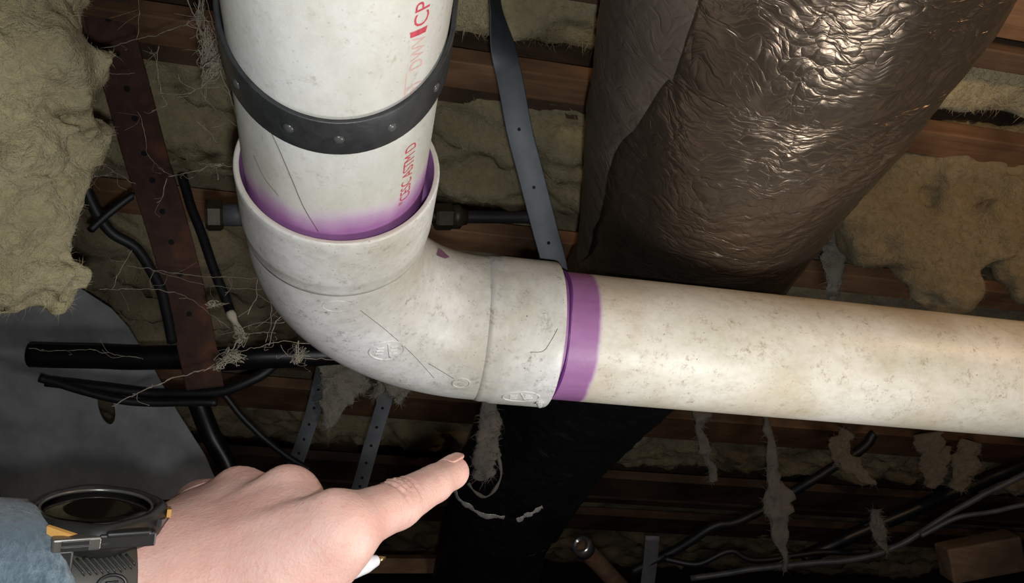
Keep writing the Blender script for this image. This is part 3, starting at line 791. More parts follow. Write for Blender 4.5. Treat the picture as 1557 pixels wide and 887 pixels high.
clump('insulation_clump', [(-12, -60, 464, 50), (38, -20, 473, 37), (-2, 80, 464, 55), (63, 95, 477, 25), (-12, 180, 468, 51), (38, 190, 477, 33), (-22, 290, 473, 48), (48, 280, 479, 27), (-2, 370, 477, 43), (58, 370, 481, 27), (83, 420, 485, 17), (88, 455, 485, 10), (-17, 430, 485, 18), (-82, 200, 464, 75), (-82, 20, 464, 75)],
      14, 13, 0.03, 2.5, 'insul_y', 'large torn yellow insulation clump hanging at the left edge', 'insulation', None, 11, 0.4, 16000)
def tatter(pts, mat, label, seed, group='torn insulation shreds hanging down', name='insulation_shred'):
    """flat ragged strip hanging: (px,py,D,halfwidth px)"""
    C = smooth_path([list(pw(a, b, c))+[w*c/F*0.001] for a, b, c, w in pts], 46)
    P, R = C[:, :3], np.maximum(C[:, 3], 0.0012)
    def disp(V, P_):
        q = (V-P_[:, None]); n = fbm(V*95, 4, seed, 0.6); return V+q*(n*0.75)[..., None]+0.006*(np.stack([fbm(V*60, 3, seed+1), fbm(V*60, 3, seed+2), fbm(V*60, 3, seed+3)], -1))
    V, Fc = tube(P, R, 26, True, ref=RIGHT, R2=R*0.35+0.002, disp=disp)
    o = tag(mesh_obj(name, V, Fc, mat), label, 'insulation', group); fuzz(o, V, Fc, 350, (0.004, 0.014), 0.0003, mat, seed); return o
tatter([(505, 480, 1000, 22), (512, 540, 990, 24), (524, 575, 985, 34), (506, 610, 985, 20), (496, 648, 985, 8)], 'insul_g', 'grey shred hanging below the elbow, left of its twin', 31)
tatter([(540, 560, 985, 8), (545, 585, 985, 14), (548, 596, 985, 4)], 'insul_g', 'small side scrap of insulation at the left shred', 32)
tatter([(610, 545, 985, 20), (605, 575, 985, 22), (608, 600, 985, 12), (606, 613, 985, 5)], 'insul_g', 'grey shred hanging below the elbow, right of its twin', 33)
tatter([(595, 560, 990, 10), (580, 588, 990, 10), (570, 604, 990, 4)], 'insul_g', 'thin slanting scrap beside the right-hand grey shred', 34)
tatter([(738, 590, 860, 12), (744, 640, 860, 15), (742, 680, 860, 18), (737, 710, 860, 20), (745, 728, 860, 10)], 'grey_tatter', 'long grey tattered rag hanging in front of the black duct', 35)
C = smooth_path([pw(757, 690, 858), pw(762, 722, 858), pw(752, 745, 858), pw(738, 756, 858), pw(722, 748, 858), pw(712, 735, 858)], 40)
V, Fc = tube(C, 0.0016+0.0007*np.sin(np.linspace(0, 20, 40)), 8); tag(mesh_obj('rag_loop', V, Fc, 'grey_tatter'), 'thin frayed loop dangling under the long grey rag', 'thread')
# shreds under and above the long pipe on the right
RS = [([(1262, 350, 980, 8), (1270, 385, 975, 18), (1266, 430, 970, 12), (1262, 470, 970, 6)], 'insul_g', 'pale pointed shred just right of the duct above the long pipe'),
      ([(1068, 615, 1120, 16), (1062, 650, 1120, 6), (1072, 690, 1125, 8), (1086, 730, 1125, 5)], 'grey_tatter', 'thin twisted shred hanging just below the long pipe near the duct'),
      ([(1138, 490, 1205, 5), (1155, 590, 1150, 4), (1172, 680, 1100, 6), (1176, 725, 1100, 12), (1182, 765, 1100, 24), (1186, 800, 1100, 14), (1190, 840, 1100, 6), (1192, 868, 1100, 4)], 'grey_tatter', 'grey rag-like shred hanging lowest under the middle of the long pipe'),
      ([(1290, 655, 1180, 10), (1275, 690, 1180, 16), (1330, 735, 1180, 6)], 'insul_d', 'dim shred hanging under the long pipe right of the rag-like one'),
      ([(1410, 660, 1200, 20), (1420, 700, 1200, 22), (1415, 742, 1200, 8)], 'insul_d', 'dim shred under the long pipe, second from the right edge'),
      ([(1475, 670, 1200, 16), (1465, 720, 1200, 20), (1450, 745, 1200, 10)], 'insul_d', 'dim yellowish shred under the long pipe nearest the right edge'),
      ([(1332, 775, 1185, 8), (1336, 805, 1180, 12), (1346, 838, 1182, 6)], 'grey_tatter', 'small pale scrap caught on the cables at lower right')]
clump('insulation_clump', [(1290, 280, 900, 42), (1350, 270, 890, 46), (1420, 270, 890, 46), (1490, 265, 890, 46), (1560, 260, 890, 46), (1310, 330, 880, 32), (1370, 350, 875, 32), (1440, 350, 875, 34), (1520, 345, 875, 36), (1330, 385, 870, 20), (1385, 410, 870, 22), (1392, 440, 868, 12), (1450, 410, 870, 24), (1440, 450, 868, 14), (1530, 410, 870, 26), (1545, 450, 870, 18), (1480, 440, 868, 16), (1475, 390, 872, 26), (1500, 310, 882, 34), (1545, 300, 882, 34), (1410, 380, 874, 24), (1345, 310, 885, 34)],
      20, 22, 0.017, 4.0, 'insul_b', 'wide mass of torn brown insulation drooping above the right end of the long pipe', 'insulation', None, 23, 0.0, 12000)
for i, (p, m, l) in enumerate(RS): tatter(p, m, l, 50+i*3)

# ------------------------------------------------------------------ left background: rusty strap, sheet metal, pipes, cables
Pr = smooth_path([pw(150, -60, 690), pw(168, 40, 705), pw(195, 140, 722), pw(222, 240, 742), pw(250, 330, 765), pw(275, 420, 790), pw(300, 530, 820), pw(312, 590, 838)], 80)
strap_thing('rusty_strap', Pr, RIGHT*0.95+FWD*0.2, np.linspace(0.040, 0.038, 80), 0.003, 'rust', 'rusty perforated steel strip slanting down behind the cobwebs', 'steel strip', None, [10, 16, 22, 27, 33, 38, 44, 50, 56, 62], 0.0028)
def curve_sheet(outline, holes, D, th, tilt, mat, parent=None, name='sheet'):
    """flat sheet cut from a polygon, built at its own depth; outlines in picture points at depth D"""
    cu = bpy.data.curves.new('c', 'CURVE'); cu.dimensions = '2D'; cu.fill_mode = 'BOTH'; cu.extrude = th/2; cu.bevel_depth = 0.0
    c0 = pc(*outline[0], D)
    for poly in [outline]+holes:
        sp = cu.splines.new('POLY'); sp.points.add(len(poly)-1)
        for p_, (x, y) in zip(sp.points, poly):
            q = (pc(x, y, D)-c0)*0.001; p_.co = (q[0], q[1], 0, 1)
        sp.use_cyclic_u = True
    ob = bpy.data.objects.new('c', cu); col.objects.link(ob)
    dg = bpy.context.evaluated_depsgraph_get(); me = bpy.data.meshes.new_from_object(ob.evaluated_get(dg)); bpy.data.objects.remove(ob)
    V = np.array([v.co[:] for v in me.vertices]); Fc = [list(p.vertices) for p in me.polygons]
    # lean the sheet about its first corner: depth grows with image x and y
    Vc = np.stack([V[:, 0], V[:, 1], V[:, 2]+tilt[0]*V[:, 0]+tilt[1]*V[:, 1]], 1)*1000+c0
    return cam2w(Vc), Fc
M['sheet'] = mat_plain('dusty_grey_sheet', (148, 150, 152), 0.7, 0.15, var=0.3, scale=18)
hole = [(123+13*math.cos(t)-4*math.sin(t)*0, 631+28*math.sin(t)+5*math.cos(t)) for t in np.linspace(0, 2*np.pi, 24, endpoint=False)]
root = thing('sheet_metal', pw(120, 600, 900), 'dusty grey sheet metal panel with an oval hole under the yellow insulation', 'metal sheet')
V, Fc = curve_sheet([(-60, 400), (40, 420), (110, 440), (150, 470), (172, 500), (200, 560), (232, 640), (268, 715), (290, 790), (-60, 800)], [hole], 880, 0.0015, (0.10, -0.25), 'sheet')
mesh_obj('panel', V, Fc, 'sheet', root, smooth=False)
def cable(pts, r, mat, label, cat='cable', group=None, name='cable', n=60):
    P = smooth_path([pw(*p) for p in pts], n)
    P[1:-1] += 0.0015*np.stack([fbm(P[1:-1]*22, 2, s) for s in (1, 2, 3)], 1)
    V, Fc = tube(P, r, 14); return tag(mesh_obj(name, V, Fc, mat), label, cat, group)
cable([(48, 540, 840), (180, 543, 850), (320, 545, 860), (430, 541, 870), (560, 535, 900)], 0.0135, 'black_plastic', 'thick black plastic pipe running left to right behind the elbow', 'pipe', None, 'black_pipe')
gc = 'black cables on the left'
cable([(70, 580, 860), (160, 590, 870), (240, 598, 880), (330, 596, 885), (390, 575, 892), (425, 548, 905)], 0.0060, 'cable', 'black cable sagging just below the thick black pipe', group=gc)
cable([(60, 575, 838), (150, 601, 848), (230, 612, 860), (330, 612, 870)], 0.0045, 'cable', 'thinner black cable under the sagging one', group=gc)
cable([(278, 270, 800), (300, 340, 790), (325, 410, 780), (352, 480, 770)], 0.0048, 'cable', 'black cable slanting right of the rusty strip', group=gc)
cable([(108, 210, 690), (130, 290, 700), (165, 350, 720), (210, 380, 740), (245, 440, 770), (262, 520, 800)], 0.0050, 'cable', 'dark cable curving left of the rusty strip', group=gc)
cable([(138, 350, 660), (170, 322, 668), (203, 298, 676)], 0.0032, 'cable', 'short straight black wire beside the insulation clump', group=gc)
cable([(340, 600, 940), (380, 645, 950), (430, 690, 960), (470, 715, 965)], 0.004, 'cable', 'dark cable dropping from the black pipe towards the knuckles', group=gc)
cable([(300, 610, 960), (320, 660, 970), (350, 720, 980), (360, 800, 990)], 0.012, 'black_plastic', 'black hose dropping behind the knuckles', 'hose', None, 'black_hose')
# wood and wool showing between them
gs = 'perforated grey hanger straps under the elbow'
for (pts, lab, hi) in (([(492, 560, 1010), (478, 620, 1005), (462, 670, 1000), (447, 712, 996), (440, 740, 994)], 'grey perforated hanger strap hanging left, behind the knuckles', [8, 15, 22, 29, 36, 43, 50, 56]),
                  ([(600, 560, 1010), (582, 620, 1005), (564, 680, 1000), (550, 730, 996), (544, 750, 994)], 'grey perforated hanger strap hanging right, above the index finger', [8, 15, 22, 29, 36, 43, 50, 56])):
    strap_thing('perforated_strap', smooth_path([pw(*p) for p in pts], 60), RIGHT, 0.019, 0.0014, 'galv', lab, 'strap', gs, hi, 0.0019)

# ------------------------------------------------------------------ lower right background
gc2 = 'cables in the dark at lower right'
cable([(1570, 715, 1150), (1500, 750, 1160), (1430, 790, 1170), (1370, 828, 1180), (1300, 850, 1190), (1180, 862, 1200), (1050, 880, 1210)], 0.0045, 'grey_cable', 'grey cable sweeping down from the right edge to the bottom', group=gc2)
cable([(1570, 765, 1130), (1510, 778, 1138), (1455, 788, 1146), (1400, 815, 1158)], 0.0035, 'grey_cable', 'thin grey cable joining the sweeping one at lower right', group=gc2)
cable([(1570, 700, 1300), (1460, 745, 1300), (1330, 800, 1300), (1220, 850, 1300)], 0.012, 'black_plastic', 'thick black hose behind the grey cables at lower right', 'hose', None, 'black_hose')
cable([(960, 870, 1350), (1030, 835, 1340), (1085, 800, 1330), (1140, 785, 1330), (1300, 690, 1330), (1330, 660, 1330)], 0.008, 'cable', 'black cable rising from the bottom towards the long pipe', group=gc2)
cable([(1010, 850, 1290), (1060, 858, 1280), (1110, 838, 1280), (1150, 852, 1280), (1240, 842, 1280), (1325, 838, 1280)], 0.005, 'cable', 'wavy black cable lying low below the rag-like shred', group=gc2)
# copper stub
a_, b_ = pw(884, 830, 950), pw(950, 900, 1030)
root = thing('copper_pipe', b_, 'dull copper pipe stub with a shiny end at the bottom', 'pipe')
V, Fc = tube(smooth_path([a_, (a_+b_)/2, b_, b_+(b_-a_)], 24), 0.011, 24); mesh_obj('tube', V, Fc, 'copper', root)
ax = N3(a_-b_); V, Fc = capped_lathe([(-0.012, 0.0125), (0.0, 0.0128), (0.003, 0.011), (0.0035, 0.008), (-0.002, 0.007)], a_, ax, 28); o = mesh_obj('end_ring', V, Fc, 'watch_steel', root); o['label'] = 'shiny end ring'
# galvanised post near it
strap_thing('steel_strut', smooth_path([pw(992, 815, 1330), pw(988, 860, 1340), pw(980, 920, 1350)], 12), RIGHT, 0.024, 0.003, 'galv', 'dim grey steel strut standing right of the copper stub', 'strut')
# offcut of lumber
v, f = box(pw(1490, 846, 1180), N3(RIGHT*0.97+UP*0.18), N3(UP*0.97-RIGHT*0.18), FWD, 0.055, 0.026, 0.02, 0.003)
nv = fbm(v*40, 3, 3)[:, None]*0.004; tag(mesh_obj('wood_offcut', v+nv, f, 'wood_dark', smooth=False), 'rough brown wood offcut at the lower right', 'wood offcut')
v, f = box(pw(590, 858, 1460), RIGHT, UP, FWD, 0.11, 0.014, 0.012, 0.002)
tag(mesh_obj('wood_offcut', v, f, 'wood', smooth=False), 'dim brown wooden batten behind the pen tip', 'wood batten')

# ------------------------------------------------------------------ cobwebs
def web(name, strands, clumps, label, seed):
    r = random.Random(seed); root = thing(name, pw(*strands[0][0][0]), label, 'cobweb', 'dusty cobwebs on the left')
    for pts, rad in strands:
        P = smooth_path([pw(*p) for p in pts], 14*len(pts))
        P += 0.0016*np.stack([fbm(P*160+seed, 3, s) for s in (1, 2, 3)], 1)
        rr = rad*(1+0.8*np.maximum(0, fbm(P*260, 2, 8))*1.8)
        V, Fc = tube(P, rr, 5); mesh_obj('strand', V, Fc, 'web', root)
        for _ in range(max(1, len(pts)-1)):                 # short side threads
            i = r.randrange(2, len(P)-3); q = P[i]; e = q+np.array([r.uniform(-1, 1), r.uniform(-.4, .4), r.uniform(-1.2, .5)])*r.uniform(.006, .022)
            m = (q+e)/2+np.array([r.uniform(-1, 1), 0, r.uniform(-1, 0)])*0.004
            V, Fc = tube(smooth_path([q, m, e], 12), rad*0.55, 4); mesh_obj('strand', V, Fc, 'web', root)
    for (x, y, D, rx, ry, n, rad) in clumps:
        parts = []
        for _ in range(n):
            pts = [pw(x+r.gauss(0, rx), y+r.gauss(0, ry), D+r.gauss(0, 6)) for _ in range(5)]
            P = smooth_path(pts, 26); P += 0.001*np.stack([fbm(P*300, 2, s) for s in (4, 5, 6)], 1); parts.append(tube(P, rad*r.uniform(.6, 1.3), 5))
        V, Fc = join(parts); o = mesh_obj('dust_clump', V, Fc, 'web', root); o['kind'] = 'stuff'
    return root
W_ = 0.00024
web('cobweb', [([(280, -10, 500), (300, 35, 495), (318, 75, 490), (335, 110, 485), (362, 180, 470)], W_*1.6),
               ([(150, 75, 540), (210, 60, 530), (270, 42, 515), (300, 25, 500)], W_),
               ([(320, 95, 490), (322, 118, 488), (300, 135, 492), (270, 145, 500), (242, 142, 508)], W_*1.3),
               ([(240, 70, 510), (240, 110, 510), (245, 140, 508)], W_*.8), ([(225, 70, 520), (238, 92, 512), (241, 130, 510)], W_*.6),
               ([(245, 145, 508), (252, 160, 508), (232, 170, 510)], W_*.8), ([(300, 130, 500), (318, 160, 498), (340, 175, 494), (362, 195, 480)], W_*.8),
               ([(300, 185, 500), (318, 200, 500), (330, 215, 500)], W_*.7), ([(210, -5, 530), (211, 40, 530), (208, 60, 530)], W_*.6),
               ([(145, 105, 545), (170, 112, 540), (205, 110, 535)], W_*.7), ([(310, -5, 495), (305, 30, 494), (300, 60, 494), (322, 90, 490)], W_)],
    [(318, 82, 488, 9, 22, 26, 0.0002), (325, 95, 486, 7, 9, 26, 0.00026), (305, 25, 494, 5, 16, 12, 0.00018), (322, 70, 487, 14, 30, 12, 0.00014)], 'thick dusty cobweb clump hanging beside the black sling strap', 3)
web('cobweb', [([(130, 245, 560), (150, 248, 560), (175, 262, 555), (185, 268, 552), (205, 280, 548)], W_), ([(120, 290, 570), (145, 270, 565), (170, 265, 560)], W_*.7),
               ([(255, 268, 520), (290, 262, 510), (325, 250, 500), (352, 252, 488)], W_), ([(300, 262, 510), (325, 248, 505), (332, 275, 500)], W_*.7),
               ([(210, 170, 545), (222, 215, 545), (225, 235, 540), (250, 262, 530)], W_*.6), ([(252, 270, 525), (246, 300, 525), (240, 310, 525)], W_*.7)],
    [(330, 252, 502, 10, 3, 5, 0.0003)], 'fine sparse cobweb strung across the rusty strip to the elbow rim', 4)
web('cobweb', [([(150, 440, 600), (190, 440, 595), (240, 441, 590), (285, 452, 580), (315, 475, 570), (350, 500, 560)], W_), ([(190, 405, 600), (250, 412, 590), (300, 420, 580), (360, 422, 565), (420, 426, 550)], W_*1.1),
               ([(200, 380, 600), (185, 410, 600), (170, 440, 600)], W_*.8), ([(230, 410, 590), (290, 428, 580), (340, 438, 565), (415, 442, 550)], W_*.7),
               ([(392, 425, 556), (390, 450, 556), (376, 478, 558)], W_*1.1), ([(365, 510, 555), (355, 530, 556), (340, 550, 558)], W_*2),
               ([(335, 555, 558), (290, 568, 562), (240, 585, 566), (200, 602, 570), (170, 618, 574)], W_*1.5), ([(368, 508, 555), (400, 506, 550), (420, 506, 546)], W_*.9),
               ([(350, 535, 556), (385, 530, 550), (420, 520, 545), (480, 524, 540)], W_*1.0), ([(140, 532, 590), (180, 540, 585), (220, 545, 580)], W_*.8),
               ([(425, 525, 545), (440, 540, 545), (475, 545, 545), (530, 550, 545)], W_*.8), ([(412, 460, 548), (412, 490, 548), (405, 520, 548)], W_*.7),
               ([(432, 460, 545), (428, 480, 545), (418, 495, 546), (410, 525, 548)], W_*.9), ([(370, 500, 555), (392, 490, 552), (432, 492, 547)], W_*.6), ([(45, 530, 600), (80, 534, 598), (140, 532, 592)], W_*.7)],
    [(350, 543, 556, 9, 6, 22, 0.00026), (366, 510, 555, 5, 7, 16, 0.0003), (325, 463, 566, 7, 3, 16, 0.0003), (455, 540, 545, 8, 8, 14, 0.0002), (333, 555, 557, 4, 3, 14, 0.00035)], 'wide dusty cobweb strung under the elbow in front of the black pipe', 6)
P = smooth_path([pw(349, 474, 556), pw(357, 490, 555), pw(365, 508, 554)], 16)
V, Fc = tube(P, 0.0028+0.0006*np.sin(np.linspace(0, 9, 16)), 12); tag(mesh_obj('insect_cocoon', V, Fc, 'web'), 'pale spindle of silk hanging in the lower cobweb', 'cocoon')

# ------------------------------------------------------------------ the arm: hand, sleeve, watch, pen
def J(px, py, D): return pc(px, py, D)
WR = J(128, 892, 288)                                    # wrist centre
I0, I1, I2, I3 = J(512, 806, 300), J(604, 767, 330), J(660, 736, 352), J(688, 717, 366)
M0, R0, L0 = J(436, 757, 322), J(364, 754, 338), J(304, 772, 354)
ud = N3((0.15, 0.98, -0.10))                            # dorsal direction at the watch
ax_a = N3(np.array([0.82, -0.06, 0.57])); ax_a = N3(ax_a-ud*(ax_a @ ud)); rad_d = N3(np.cross(ax_a, ud)); rad_d = rad_d if rad_d[2] < 0 else -rad_d
FA = WR-ax_a*200+np.array([0, 6, -10])
def hand():
    lo = np.array([-225., -185, 215]); hi = np.array([-14., -55, 420])
    h = 1.25; G = grid(lo, hi, h).astype(np.float32); G = G.astype(float)
    c = lambda a, b, ra, rb: cone_d(G, a, b, ra, rb)
    # forearm and wrist: flattened section
    q = G-WR; along = q @ ax_a; u_ = q @ ud; v_ = q @ rad_d
    rr = np.sqrt((u_/0.74)**2+v_**2)
    S = np.maximum(rr-(28.0+np.clip(-along, 0, 80)*0.08), along-30)*0.8
    base = WR+ax_a*35
    cI, cM, cR, cL = base+rad_d*17+ud*4, base+rad_d*6+ud*7, base-rad_d*6+ud*6, base-rad_d*16+ud*2
    dn = N3(np.cross(I0-WR, L0-WR)); dn = dn if dn[1] > 0 else -dn
    palm = None; fw0 = N3(I0-cI)
    for a, b, ra, rb in ((cI, I0, 14, 13.5), (cM, M0, 14, 12.2), (cR, R0, 14, 11.4), (cL, L0, 13, 10.5),
                         (cI-dn*8, I0-fw0*3-dn*6, 13, 10), (cM-dn*10, M0-dn*8, 14, 11), (cR-dn*10, R0-dn*8, 14, 11), (cL-dn*8, L0-dn*6, 13, 10)):
        d = c(a, b, ra, rb); palm = d if palm is None else smin(palm, d, 15)
    for a, b, e, g in ((cI, cM, I0, M0), (cM, cR, M0, R0), (cR, cL, R0, L0)):
        palm = smin(palm, c((a+b)/2+dn*2, (e+g)/2-fw0*5+dn*0.5, 11, 9.5), 9)
    for q_, r_ in ((M0, 9.5), (R0, 9.0), (L0, 8.0), (I0, 10.0)):
        palm = smin(palm, np.linalg.norm(G-(q_+dn*2.6), axis=-1)-r_, 4)
    S = smin(S, palm, 13)
    # extensor tendon to the index knuckle
    S = smin(S, c(cI+dn*12.5, I0+dn*11.0, 1.5, 3.2), 6)
    S = smin(S, c(cM+dn*11, M0+dn*8.5, 1.2, 2.6), 5)
    # index finger
    S = smin(S, c(I0, I1, 12.0, 10.0), 7)
    f = smin(c(I1, I2, 10.0, 8.4), c(I2, I3, 8.4, 7.2), 2)
    S = smin(S, f, 3)
    dx = N3(I2-I1); fu = N3(dn-dx*(dn @ dx))
    S = smin(S, np.linalg.norm(G-(I1+fu*3.2), axis=-1)-7.8, 4)             # knuckle pad
    S = smin(S, np.linalg.norm(G-(I3-fu*1.0), axis=-1)-7.2, 3)
    # index wrinkles over the middle joint and a crease at the base
    for k, o_ in enumerate((-4.5, -1.5, 1.8, 5.0)):
        qq = G-(I1+dx*o_); al = qq @ dx+0.06*(qq @ np.cross(dx, fu))**2*0.12*(1 if k > 1 else -1); up = qq @ fu
        S = S+1.8*np.exp(-(al/0.95)**2)*np.clip(up/7, 0, 1)
    qq = G-(I2); al = qq @ N3(I3-I1); up = qq @ fu
    S = S+0.3*np.exp(-(al/0.8)**2)*np.clip(up/6, 0, 1)
    # first web: muscle between index and thumb
    T0 = base+ax_a*6+rad_d*22-dn*16; T1 = J(350, 985, 275); T2 = J(430, 985, 292); T3 = J(480, 955, 312)
    S = smin(S, c(T0, T1, 15, 12), 10)
    S = smin(S, c(cI*0.45+I0*0.55-dn*12+rad_d*5, I0-fw0*8-dn*7, 13, 9), 12)
    S = smin(S, c(T0*0.5+cI*0.5, I0*0.75+cI*0.25-dn*16+rad_d*2, 14, 8), 12)
    S = smin(S, c(T1, T2, 11.5, 9.8), 6); S = smin(S, c(T2, T3, 9.8, 7.5), 3)
    # folded fingers: middle, ring, little curl away beneath the palm
    fw = N3(I0-cI)
    curl = None
    for a, L1, L2, L3, r in ((M0, 40, 25, 19, 9.6), (R0, 37, 24, 18, 9.2), (L0, 29, 18, 16, 8.2)):
        p1 = a+N3(fw*0.03-dn*0.97+np.array([0, 0, 0.12]))*L1
        p2 = p1+N3(-fw*0.85-dn*0.35+rad_d*0.1)*L2
        p3 = p2+N3(-fw*0.55+dn*0.75)*L3
        d = smin(smin(c(a, p1, r+1.6, r), c(p1, p2, r, r-0.8), 2), c(p2, p3, r-0.8, r-1.6), 2)
        curl = d if curl is None else np.minimum(curl, d)
    S = smin(S, curl, 3.5)
    # soft irregularity, knuckle hollows
    S = S+0.55*fbm(G*0.055, 3, 2)
    for a, b in ((I0, M0), (M0, R0), (R0, L0)):
        m = (a+b)/2+dn*11+fw*4; S = S+0.9*np.exp(-(((G-m)**2).sum(-1))/(2*5.5**2))
    V, Q = surface_nets(S, lo, h)
    # drop the open rim cells cut by the box (inside the sleeve)
    o = mesh_obj('hand', cam2w(V), Q, 'skin', person); o['label'] = 'bare left hand pointing with the index finger'
    sm = o.modifiers.new('s', 'SMOOTH'); sm.iterations = 2; sm.factor = 0.5
    # nail
    dt = N3(I3-I2); fu2 = N3(dn-dt*(dn @ dt)); sd = np.cross(dt, fu2)
    c0 = I3+dt*0.4-fu2*0.3; Vn = []; nu, nv = 11, 11
    for i in range(nu):
        for j in range(nv):
            s = -1+2*i/(nu-1); t = -1+2*j/(nv-1)
            wv = 5.2*s*(math.sqrt(max(0, 1-abs(t)**4.5*0.6))); lv = 6.0*t
            R_ = 7.45-0.25*(t > 0.6)
            a = wv/R_; p = c0+dt*lv*0.98+sd*R_*math.sin(a)+fu2*(R_*math.cos(a)-0.10*max(0, t)*3)
            Vn.append(p)
    Fn = [[i*nv+j, (i+1)*nv+j, (i+1)*nv+j+1, i*nv+j+1] for i in range(nu-1) for j in range(nv-1)]
    o = mesh_obj('fingernail', cam2w(np.array(Vn)), Fn, 'nail', person); m = o.modifiers.new('t', 'SOLIDIFY'); m.thickness = 0.0007; m.offset = 0
person = thing('person', cam2w(FA), 'person reaching in, left hand pointing, blue-grey sleeve and black watch', 'person')
hand()
def sleeve():
    c0 = WR-ax_a*6; n = 72; rows = []
    ts = np.linspace(0, 1, 44)
    prof = [(0.0, 33.5), (0.2, 36), (2.0, 38.5), (6, 39.2), (14, 39.6), (18, 39.0), (22, 39.8)]+[(22+330*t, 39.8+20*t) for t in ts[1:]]
    a = np.linspace(0, 2*np.pi, n, endpoint=False)
    for (s, r) in prof:
        c = c0-ax_a*s+np.array([0, 4*s/200, -6*s/200])
        wr = 1+0.02*np.sin(3*a+s*0.05)+0.012*np.sin(7*a-s*0.11)
        rows.append(c+(np.cos(a)[:, None]*ud*0.84+np.sin(a)[:, None]*rad_d*0.92)*(r*wr)[:, None]+ax_a*(6*np.sin(a)-10*np.cos(a))[:, None]*max(0.2, 1-s/60))
    V = np.concatenate(rows); V = V+0.9*np.stack([fbm(V*0.09, 3, s) for s in (1, 2, 3)], 1); m = len(prof)
    Fc = [[i*n+j, (i+1)*n+j, (i+1)*n+(j+1) % n, i*n+(j+1) % n] for i in range(m-1) for j in range(n)]
    o = mesh_obj('sleeve', cam2w(V), Fc, 'denim', person); o['label'] = 'blue-grey knit sleeve cuff'
sleeve()
def watch():
    gc_ = J(148, 771, 288)                                   # glass centre
    n_ = N3((0.15, 0.98, -0.04)); xa = N3(ax_a-n_*(ax_a @ n_)); ya = np.cross(n_, xa)
    ya = ya if ya[2] < 0 else -ya                            # towards the viewer
    def w(v): return cam2w(v)
    root = thing('wrist_watch', w(WR), 'rugged black digital wrist watch with tan marks on the left wrist', 'watch')
    def lat(prof, mat, name, nn=64, c=gc_, parent=root, smooth=True):
        V, Fc = capped_lathe(prof, c, n_, nn, ref=xa); o = mesh_obj(name, w(V), Fc, mat, parent, smooth); return o
    # case: rounded octagon body
    a = np.linspace(0, 2*np.pi, 96, endpoint=False)
    def oct_r(r): return r*(1+0.035*np.cos(4*a)+0.02*np.cos(8*a))
    prof = [(-11, 18), (-10, 21.5), (-7, 23.8), (-4, 24.2), (-2.5, 23.6), (-0.2, 22.6), (1.2, 21.2), (1.4, 19.8), (0.4, 18.9), (-0.8, 18.4)]
    V = np.concatenate([gc_+n_*z+(np.cos(a)[:, None]*xa+np.sin(a)[:, None]*ya)*oct_r(r)[:, None] for z, r in prof]); nn = 96; m = len(prof)
    Fc = [[i*nn+j, i*nn+(j+1) % nn, (i+1)*nn+(j+1) % nn, (i+1)*nn+j] for i in range(m-1) for j in range(nn)]+[list(range(nn))[::-1]]
    mesh_obj('case', w(V), Fc, 'watch_case', root)
    lat([(-1.2, 18.6), (-0.5, 18.4), (-0.45, 10), (-0.45, 0.5)], 'watch_glass', 'glass')
    V, Fc = closed_lathe([(0.35, 18.9), (0.75, 18.6), (0.55, 17.9), (-0.6, 17.9)], gc_, n_, 72, ref=xa); mesh_obj('inner_ring', w(V), Fc, 'watch_ring', root)
    # tan arrow marks and pushers around the case
    for ang, mat, nm, size in ((math.radians(122), 'watch_tan', 'tan_mark', 1.35), (math.radians(10), 'watch_tan', 'tan_mark', 0.8), (math.radians(200), 'watch_steel', 'pusher', 0.9), (math.radians(35), 'watch_steel', 'pusher', 0.7)):
        dirv = xa*math.cos(ang)+ya*math.sin(ang); tang = np.cross(n_, dirv)
        c = gc_+dirv*23.6-n_*1.2
        s = size
        V = [c+tang*3.6*s+n_*1.6*s, c-tang*3.6*s+n_*0.2*s, c+tang*3.2*s-n_*2.4*s, c+tang*3.6*s+n_*1.6*s+dirv*1.5, c-tang*3.0*s+n_*0.2*s+dirv*1.5, c+tang*3.2*s-n_*2.4*s+dirv*1.5]
        Fc = [[0, 1, 2], [5, 4, 3], [0, 3, 4, 1], [1, 4, 5, 2], [2, 5, 3, 0]]
        mesh_obj(nm, w(np.array(V)), Fc, mat, root, False)
    # side guard facing the viewer with a raised button bar
    for dxx, wd_, hz, dz, mt in ((-8.5, 7.5, 2.3, -3.8, 'watch_ring'), (7, 9.0, 2.6, -3.6, 'watch_case'), (7, 7.0, 0.9, -1.0, 'watch_case')):
        c = gc_+ya*(23.2 if hz > 2 else 24.2)+xa*dxx+n_*dz
        V, Fc = box(c, xa, ya, n_, wd_, 2.2, hz, 0.7); o = mesh_obj('side_guard', w(V), Fc, mt, root, False)
    # recessed bars on the guard
    for dz in (-2.9, -4.9):
        V, Fc = box(gc_+ya*25.3+xa*-9+n_*dz, xa, ya, n_, 4.2, 0.5, 0.8, 0.2); mesh_obj('guard_bar', w(V), Fc, 'watch_case', root, False)
    # strap: an oval loop round the wrist under the case
    wc = gc_-n_*34; A_, B_ = 28.5, 27.0
    pw_ = lambda x: math.copysign(abs(x)**0.75, x)
    def sp(t, v, r=0.0): return wc+xa*v+ya*(A_+r)*pw_(math.cos(t))+n_*(B_+r)*pw_(math.sin(t))
    tt = np.linspace(math.radians(58), math.radians(-238), 90)
    Pp = np.array([sp(t, 0) for t in tt]); wid = np.full(90, 25.0)
    wid *= 1-0.08*np.abs(np.linspace(-1, 1, 90))**0
    V, Fc = band(Pp, xa, wid, 3.0); strap = mesh_obj('strap', w(V), Fc, 'watch_strap', root)
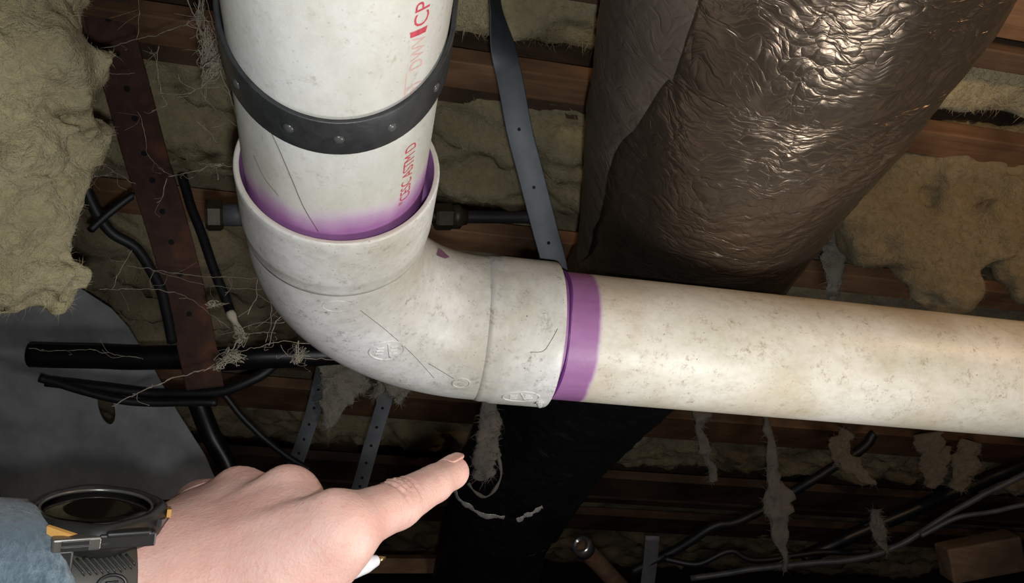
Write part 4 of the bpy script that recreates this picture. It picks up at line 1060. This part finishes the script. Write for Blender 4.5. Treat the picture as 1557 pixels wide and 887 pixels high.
    # lug link between case and strap, with a bright edge at its left
    V, Fc = box(gc_+ya*23.0-xa*11.5-n_*10, xa, ya, n_, 2.4, 2.0, 4.5, 0.8); mesh_obj('lug', w(V), Fc, 'watch_case', root, False)
    Pl = [sp(math.radians(k), -12.6, 1.2) for k in np.linspace(28, -20, 20)]
    V, Fc = tube(np.array(Pl), np.linspace(1.0, 2.6, 20), 10); mesh_obj('lug_edge', w(V), Fc, 'watch_steel', root)
    # raised diagonal ribs and round emblem on the strap side facing the viewer
    for k in range(11):
        v0 = -9.5+1.9*k; pts = [sp(math.radians(52-d*1.0), v0+d*0.30, 1.6) for d in np.linspace(0, 15 if k < 7 else 13, 6) if v0+d*0.30 < 11]
        if len(pts) < 3: continue
        V, Fc = tube(np.array(pts), 0.42, 6); mesh_obj('rib', w(V), Fc, 'watch_case', strap)
    em = [sp(math.radians(27)-0.135*math.sin(t)*1.1, 3.2+4.6*math.cos(t), 1.6) for t in np.linspace(0, 2*np.pi, 33)]
    V, Fc = tube(np.array(em), 0.6, 6, caps=False); mesh_obj('emblem_ring', w(V), Fc, 'watch_case', strap)
    for dt_, v0, v1 in ((0.05, 1.2, 5.2), (0.0, 1.2, 5.2), (-0.05, 1.2, 5.2)):
        V, Fc = tube(np.array([sp(math.radians(27)-dt_, v, 1.6) for v in np.linspace(v0, v1, 5)]), 0.5, 6); mesh_obj('emblem_bar', w(V), Fc, 'watch_case', strap)
watch()
# pen held in the curled fingers
pa, pb_ = cam2w(J(440, 898, 322)), cam2w(J(583, 849, 352)); axp = N3(pb_-pa); Lp = np.linalg.norm(pb_-pa)
root = thing('pen', pa, 'white ballpoint pen with a brass tip sticking out behind the hand', 'pen')
V, Fc = capped_lathe([(-0.05, 0.0044), (Lp-0.020, 0.0048), (Lp-0.009, 0.0040), (Lp-0.0035, 0.0024), (Lp-0.003, 0.002)], pa, axp, 24); mesh_obj('barrel', V, Fc, 'pen', root)
V, Fc = capped_lathe([(Lp-0.0035, 0.0018), (Lp-0.001, 0.0011), (Lp+0.001, 0.0005)], pa, axp, 14); mesh_obj('tip', V, Fc, 'brass', root)
